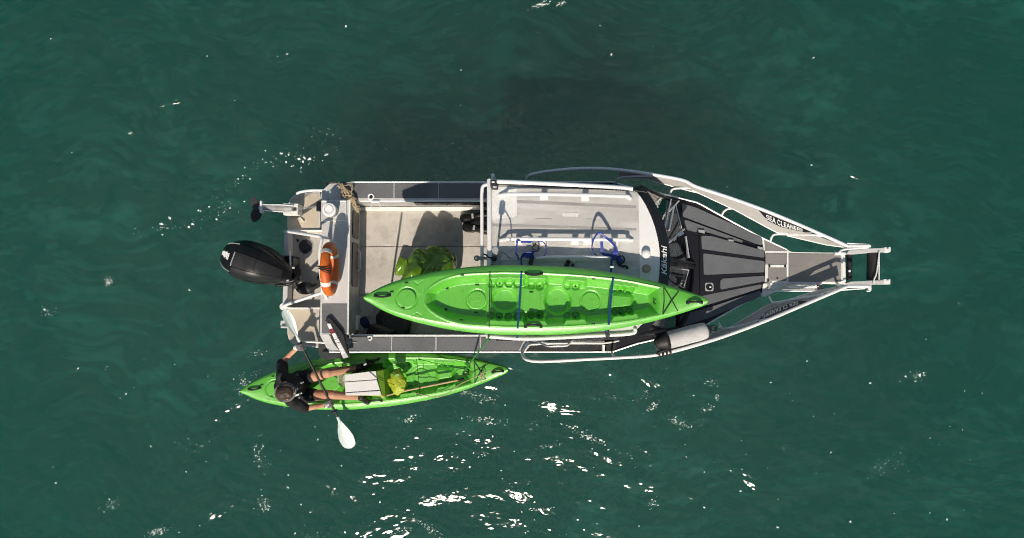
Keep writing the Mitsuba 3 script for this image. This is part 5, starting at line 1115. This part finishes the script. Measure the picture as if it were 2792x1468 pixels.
# clothes
lerp = lambda a, b, k: J[a] * (1 - k) + J[b] * k
shirt = bones([(J['pelv'] + [0, 0, .03], .165, J['chest'], .172), (J['chest'], .165, J['neck'] - [0, 0, .035], .088), (J['shl'], .082, J['chest'], .135), (J['shr'], .082, J['chest'], .135),
               (J['shl'], .080, lerp('shl', 'ell', .93), .069), (J['shr'], .080, lerp('shr', 'elr', .93), .069), (lerp('pelv', 'chest', .35) + [-.02, 0, 0], .178, lerp('pelv', 'chest', .8) + [-.03, 0, 0], .17)], .014, 8)
v = shirt.vertices; shirt.vertices = v + shirt.vertex_normals * ((meshkit.fbm(v * 9, 3, 6) - .5) * .035)[:, None]
part(PE, 'shirt', shirt, SHIRT, smooth=True)
shorts = bones([(J['pelv'], .160, lerp('pelv', 'hipl', .8), .13), (J['pelv'], .160, lerp('pelv', 'hipr', .8), .13), (J['hipl'], .118, lerp('hipl', 'knl', .42), .096), (J['hipr'], .118, lerp('hipr', 'knr', .42), .096)], .014, 6)
v = shorts.vertices; shorts.vertices = v + shorts.vertex_normals * ((meshkit.fbm(v * 10, 3, 8) - .5) * .025)[:, None]
part(PE, 'shorts', shorts, SHIRT, smooth=True)
# white print on the shirt front and shorts
for x0, y0, x1, y1, w, z in ((1050, 905, 1185, 850, .020, .80), (1085, 505, 1110, 545, .03, .66), (1030, 615, 1062, 622, .022, .70), (1035, 680, 1062, 690, .025, .72), (1080, 720, 1110, 800, .022, .74), (1150, 690, 1215, 655, .020, .66), (1120, 928, 1150, 935, .026, .62), (1320, 900, 1350, 935, .04, .43)):
    a, b = q('I', x0, y0, z), q('I', x1, y1, z)
    hit = []
    mm = shirt if x0 < 1300 else shorts
    for k in np.linspace(0, 1, 6):
        p = a * (1 - k) + b * k
        for _ in range(2):
            dxy = np.hypot(mm.vertices[:, 0] - p[0], mm.vertices[:, 1] - p[1]); c_ = dxy < .022
            zz = mm.vertices[c_, 2].max() if c_.any() else p[2]
            px_ = ((640 + .1553 * (x0 * (1 - k) + x1 * k)), (940 + .1553 * (y0 * (1 - k) + y1 * k))); p = at(px_[0], px_[1], zz)
        hit.append(p + [0, 0, .012])
    part(PE, 'shirt_print', ribbon(np.array(hit), w, .003), GLOVE if w > .021 else PLASTW)
def shoe(an, toe, key):
    d = toe - an; L = np.linalg.norm(d); d /= L
    m = bones([(an + [0, 0, .01] - d * .035, .048, an + [0, 0, .03], .046), (an - d * .03 - [0, 0, .03], .045, an + d * L * .55 - [0, 0, .02], .042), (an + d * L * .55 - [0, 0, .02], .044, an + d * L - [0, 0, .012], .032)], .010, 4)
    part(PE, 'shoe', m, RUBBER, smooth=True)
    m2 = bones([(an - d * .045 - [0, 0, .062], .026, an + d * L - [0, 0, .04], .030)], .012, 3); part(PE, 'shoe__sole', m2, RUBBER, smooth=True)
toel = q('I', 2390, 340, .33); toer = q('I', 2330, 1020, .33)
shoe(J['anl'] + [.03, 0, 0], toel, PE); shoe(J['anr'] + [.02, 0, 0], toer, PE)
part(PE, 'shoe__tab', rbox(*q('I', 2290, 345, .36), .05, .03, .02, .008, 30), TRIM)
# ------------------------------------------------------------------ paddle and gloved hands that close on its shaft
PD = thing('paddle', 'black-shafted kayak paddle with two white blades held by the paddler', 'paddle')
sa, sb = q('L', 612, 890, .80), q('H', 905, 1025, .42)
ds = (sb - sa) / np.linalg.norm(sb - sa)
part(PD, 'shaft', tube([sa - ds * .03, sb + ds * .03], .0165, 12), RUBBER, smooth=True)
def blade(root, tip, face, wmax):
    d = tip - root; L = np.linalg.norm(d); d /= L
    s = np.cross(face, d); s /= np.linalg.norm(s); n = np.cross(d, s)
    u = np.linspace(0, 1, 30); w = PCH([0, .06, .2, .4, .65, .85, .95, 1], np.array([.14, .18, .42, .78, 1, .90, .62, .10]) * wmax)(u)
    T_ = np.linspace(-1, 1, 13)
    top_ = np.array([root + d * L * a + s * (w_ * T_)[:, None] + n * (.012 * (1 - T_ ** 2) * 0 + .022 * T_ ** 2 * math.sin(a * 3) + .012 * np.exp(-(T_ / .12) ** 2) * (1 - a))[:, None] for a, w_ in zip(u, w)])
    bo = top_ - n * .007
    m1, m2 = grid_mesh(top_), grid_mesh(bo); m2.invert()
    ri = [(0, j) for j in range(13)] + [(i, 12) for i in range(1, 30)] + [(29, j) for j in range(11, -1, -1)] + [(i, 0) for i in range(28, 0, -1)]
    rm = grid_mesh(np.array([[top_[a] for a in ri], [bo[a] for a in ri]]).transpose(1, 0, 2), True)
    k = part(PD, 'blade', cat(m1, m2, rm), BLADE, smooth=40)
    part(None, k + '__socket', sweep(np.array([root - d * .03, root + d * .02, root + d * .10]), ring_prof(1, 12), scale=[.021, .021, .008]), BLADE, smooth=True)
blade(sa - ds * .02, q('L', 268, 195, 1.0), np.array([.45, .25, 1.0]), .062)
blade(sb + ds * .02, q('H', 1022, 1298, .20), np.array([-.02, .25, 1.0]), .098)
part(PD, 'drip_ring', cat(*[sweep(np.array([p - ds * .012, p, p + ds * .012]), ring_prof(1, 16), scale=[.02, .045, .02]) for p in (sa + ds * .03, sb - ds * .10)]), RUBBER, smooth=True)
def glove(wr, key, out):
    k = np.dot(wr - sa, ds); c = sa + ds * k
    a = wr - c; a -= ds * (a @ ds); a /= np.linalg.norm(a)             # from the shaft to the wrist
    if out: pass
    b = np.cross(ds, a)
    if b[2] < 0: b = -b
    segs = []
    palm = c + a * .045 + b * .010
    segs.append((palm + ds * .030, .023, palm - ds * .030, .023)); segs.append((palm + a * .03, .026, wr + (wr - c) * .0, .031))
    segs.append((palm + ds * .018, .022, palm + a * .03, .026)); segs.append((palm - ds * .022, .022, palm + a * .03, .026))
    for i, (o, ln) in enumerate(((.036, .85), (.012, 1.0), (-.012, .95), (-.035, .78))):
        P = [c + ds * o + (a * math.cos(t) + b * math.sin(t)) * rr for t, rr in ((.25, .046), (1.25, .030), (2.35 * ln + .1, .028), (3.5 * ln, .028))]
        r = [.0125, .0115, .0105, .0090]
        for j in range(3): segs.append((P[j], r[j], P[j + 1], r[j + 1]))
    th = [palm + ds * .040 - b * .004, c + ds * .050 + (a * math.cos(-.9) + b * math.sin(-.9)) * .034, c + ds * .040 + (a * math.cos(-2.0) + b * math.sin(-2.0)) * .030]
    segs += [(th[0], .014, th[1], .012), (th[1], .012, th[2], .010)]
    kk = part(PE, 'glove', bones(segs, .006, 4), GLOVE, smooth=True)
    part(None, kk + '__cuff', sweep(np.array([wr + a * -.02, wr + (wr - c) / np.linalg.norm(wr - c) * .035]), ring_prof(1, 18), scale=[.036, .036]), BWHITE, smooth=40)
gl = q('I', 1125, 20, .745); gr = q('I', 1660, 1050, .535)
glove(J['wrl'] * .75 + gl * .25, PE, True); glove(J['wrr'] * .75 + gr * .25, PE, True)
# ------------------------------------------------------------------ crate with a white slatted lid, yellow bag, pole and lines in the floating kayak
CRT = thing('crate', 'lime crate with a white three-board lid between the paddler and the bow', 'crate')
zl = .46
lid = [[(200, 322), (640, 270), (652, 385), (206, 420)], [(206, 428), (652, 393), (690, 536), (212, 572)], [(212, 580), (690, 544), (778, 618), (220, 614)]]
lid = [[(198, 322), (560, 274), (642, 270), (655, 384), (206, 417)], [(206, 428), (656, 394), (700, 533), (214, 568)], [(214, 580), (702, 546), (722, 612), (220, 612)]]
for p in lid: part(CRT, 'lid_board', plate(sg.polygon.orient(sg.Polygon(qs('I2', p, zl)[:, :2])), zl - .02, zl, .004), LBOX)
part(CRT, 'lid_backing', slab(qs('I2', [(204, 328), (636, 278), (718, 606), (222, 606)], zl), zl - .03, zl - .018, .002), DARK)
part(CRT, 'bin', slab(qs('I2', [(206, 330), (745, 262), (778, 630), (224, 604)], zl - .04), w2(kp(1075, 303, 0))[2] - .02, zl - .035, .01), BAGY)
part(CRT, 'side_flap', slab([p[:2] for p in qs('I2', [(618, 275), (752, 252), (782, 636), (735, 615)], zl - .03)], zl - .06, zl - .022, .004), BAG)
part(CRT, 'handle_rope', cat(*[torus(q('I2', 150 + 6 * k, 360 + 26 * k, .36), .040, .008, 24, 6, ax=(.5, .2 * k - .3, 1)) for k in range(4)]), ROPEW, smooth=True)
YB = thing('yellow_bag', 'knotted yellow green bag sitting behind the crate in the floating kayak', 'bag')
part(YB, 'sack', crumpled(q('I2', 950, 420, .36), (.150, .195, .13), 42, .38), BAGY, smooth=45)
part(YB, 'folded_top', crumpled(q('I2', 930, 305, .43), (.12, .10, .06), 47, .5), BAG, smooth=30)
WP = thing('wooden_pole', 'wooden pole with a black end lying along the floating kayak', 'pole')
part(WP, 'shaft', tube([q('I2', 715, 632, .26), q('I2', 1080, 540, .30), q('I2', 1800, 398, .30)], .013, 10), WOOD, smooth=True)
part(WP, 'grip', tube([q('I2', 1790, 400, .30), q('I2', 1882, 382, .30)], .020, 10), RUBBER, smooth=True)
KL = thing('kayak_line', 'thin brown line trailing from the bow handle of the floating kayak', 'rope')
zq = .36
part(KL, 'line', tube(spline([q('I2', 1180, 570, .30), q('I2', 1360, 618, .34), q('I2', 1520, 628, .34), q('I2', 1640, 590, .35), q('I2', 1730, 520, .36), q('I2', 1850, 440, .37), q('I2', 1960, 390, .38), q('I2', 2080, 330, .40), q('I2', 2220, 270, .42), q('I2', 2260, 255, .43)], 6), .0055, 6), ROPE, smooth=True)
part(KL, 'tangle', cat(*[tube(spline([q('I2', 2110 + 40 * math.sin(k * 2.3), 315 + 28 * math.cos(k * 3.1), .41), q('I2', 2135 + 30 * math.sin(k * 1.3), 345 + 45 * math.cos(k * 1.9), .41), q('I2', 2150 + 25 * math.cos(k), 390 + 45 * math.sin(k * 2.7), .40)], 5), .005, 6) for k in range(5)]), ROPE, smooth=True)
part(KL, 'reel', cat(*[torus(q('I2', 1905 + 10 * math.sin(k), 285 + 14 * math.cos(k * 2), .36), .038, .008, 20, 6, ax=(math.sin(k * 2), math.cos(k * 3), 1)) for k in range(4)]), CORD, smooth=True)
part(KL, 'bungee', cat(tube([q('I2', 1215, 98, .34), q('I2', 1238, 330, .33), q('I2', 1262, 580, .34)], .0045, 6), tube([q('I2', 1240, 100, .345), q('I2', 1500, 165, .345), q('I2', 1880, 240, .36)], .004, 6), tube([q('I2', 550, 275, zl + .01), q('I2', 650, 365, zl + .01), q('I2', 760, 410, .46), q('I2', 1050, 520, .44)], .004, 6)), CORD, smooth=True)
# ------------------------------------------------------------------ sea foam: flecks and streaks that float where the wake and the wind leave them
FL = []
def fleck(x, y, r, el, th, g):
    z = water_z(x, y); n = 7; a_ = np.arange(n) * 2 * np.pi / n + g.random() * 6
    rr = r * (.65 + .7 * g.random(n)); u, v_ = rr * np.cos(a_) * el, rr * np.sin(a_)
    P = np.stack([x + u * math.cos(th) - v_ * math.sin(th), y + u * math.sin(th) + v_ * math.cos(th), np.full(n, z + .001)], 1)
    Pi = P * .55 + np.array([x, y, z]) * .45; Pi[:, 2] = z + .004 + r * .16
    vv = np.vstack([P, Pi, [[x, y, z + .005 + r * .2]]]); j = np.arange(n); k = (j + 1) % n
    FL.append((vv, np.vstack([np.stack([j, k, n + k], 1), np.stack([j, n + k, n + j], 1), np.stack([n + j, n + k, j * 0 + 2 * n], 1)])))
def cluster(px, py, sx, sy, n, rmax, seed, th=0.2):
    g = np.random.default_rng(seed); c = at(px * 1.0843, py * 1.0843, 0)
    for _ in range(n):
        du, dv = g.normal() * sx, g.normal() * sy
        r = rmax * (.22 + .78 * g.random() ** 3)
        fleck(c[0] + du * math.cos(th) - dv * math.sin(th), c[1] + du * math.sin(th) + dv * math.cos(th), r, 1 + 1.1 * g.random(), g.normal() * .5, g)
for i, (px, py, n, r) in enumerate([(378, 577, 5, .028), (422, 566, 5, .022), (498, 556, 8, .022), (510, 525, 3, .02), (548, 540, 6, .015), (548, 488, 3, .02), (602, 455, 8, .018), (585, 520, 4, .02), (640, 412, 8, .017), (690, 402, 10, .02), (722, 388, 7, .018),
                                    (768, 400, 6, .034), (772, 415, 8, .022), (812, 345, 5, .018), (835, 375, 5, .012), (930, 380, 10, .012), (985, 370, 14, .013), (1060, 385, 14, .013), (1130, 385, 14, .014), (700, 150, 5, .014), (790, 325, 3, .012), (1190, 400, 8, .010)]):
    cluster(px, py, .14, .055, n + 5, r * .62, 100 + i, .35)
for i, (px, py, sx, sy, n, r, th) in enumerate([(1225, 1056, .20, .035, 46, .024, -.1), (1480, 1098, .26, .035, 60, .026, -.42), (1385, 1122, .14, .03, 26, .017, .15), (1030, 1055, .09, .03, 30, .022, .3), (1215, 1145, .06, .03, 14, .02, .2), (640, 940, .05, .04, 26, .022, .4), (617, 962, .05, .08, 26, .02, .5), (650, 890, .10, .03, 14, .018, .1), (600, 985, .05, .05, 12, .016, 0),
                                              (655, 1150, .05, .14, 34, .02, .2), (660, 1265, .07, .10, 40, .02, .1), (270, 710, .04, .05, 22, .022, .4), (125, 785, .09, .05, 14, .02, -.4), (1360, 14, .09, .025, 30, .024, .35), (1410, 10, .05, .02, 16, .02, .2), (2310, 943, .06, .04, 22, .026, .2), (2210, 1180, .10, .06, 14, .013, .8), (2260, 1160, .16, .10, 12, .014, .6),
                                              (1640, 1025, .08, .03, 24, .022, .5), (1705, 1060, .10, .04, 30, .02, -.5), (1745, 1068, .10, .03, 12, .016, .2), (1790, 960, .05, .05, 12, .018, .4), (1804, 1000, .03, .03, 8, .026, 0), (1620, 1000, .10, .05, 14, .014, .5), (1780, 1030, .05, .02, 12, .02, .3), (1150, 950, .12, .04, 26, .018, -.25), (1210, 1000, .16, .04, 40, .019, -.15), (1165, 985, .05, .04, 14, .02, -.3),
                                              (1070, 1322, .14, .035, 36, .022, -.5), (1010, 1335, .10, .03, 20, .02, .1), (395, 1338, .11, .03, 40, .024, .35), (280, 1270, .12, .05, 24, .018, .3), (1350, 1282, .12, .02, 26, .022, .1), (1640, 1265, .04, .06, 18, .022, -.9), (1300, 1240, .1, .04, 14, .015, -.3), (740, 1010, .25, .06, 14, .012, .2), (480, 1110, .12, .05, 10, .014, .2),
                                              (790, 1340, .2, .05, 14, .014, .2), (2420, 1210, .3, .3, 8, .012, .3), (1530, 1000, .25, .05, 16, .013, .0), (1400, 1000, .25, .06, 16, .012, .1), (1000, 1180, .3, .1, 14, .012, .2), (1350, 1070, .2, .05, 20, .014, -.2), (770, 880, .02, .05, 10, .012, .3)]):
    cluster(px, py, sx * .8, sy * .8, int(n * 2.0), r * .42, 300 + i, th)
g = np.random.default_rng(5)
for _ in range(150):
    x, y = g.uniform(-7, 7), g.uniform(-4.6, 4) if g.random() < .3 else g.uniform(-4.6, -1.2)
    fleck(x, y,   .005 + .008 * g.random() ** 2, 1.4, g.normal(), g)
off = np.cumsum([0] + [len(v) for v, _ in FL[:-1]])
fv_, ff_ = np.vstack([v for v, _ in FL]), np.vstack([f + o for (_, f), o in zip(FL, off)])
scene['sea_foam'] = mikit.ply((fv_, ff_), FOAM, smooth=True)
labels['sea_foam'] = {'label': 'white foam flecks and streaks scattered on the sea', 'category': 'foam', 'kind': 'stuff'}
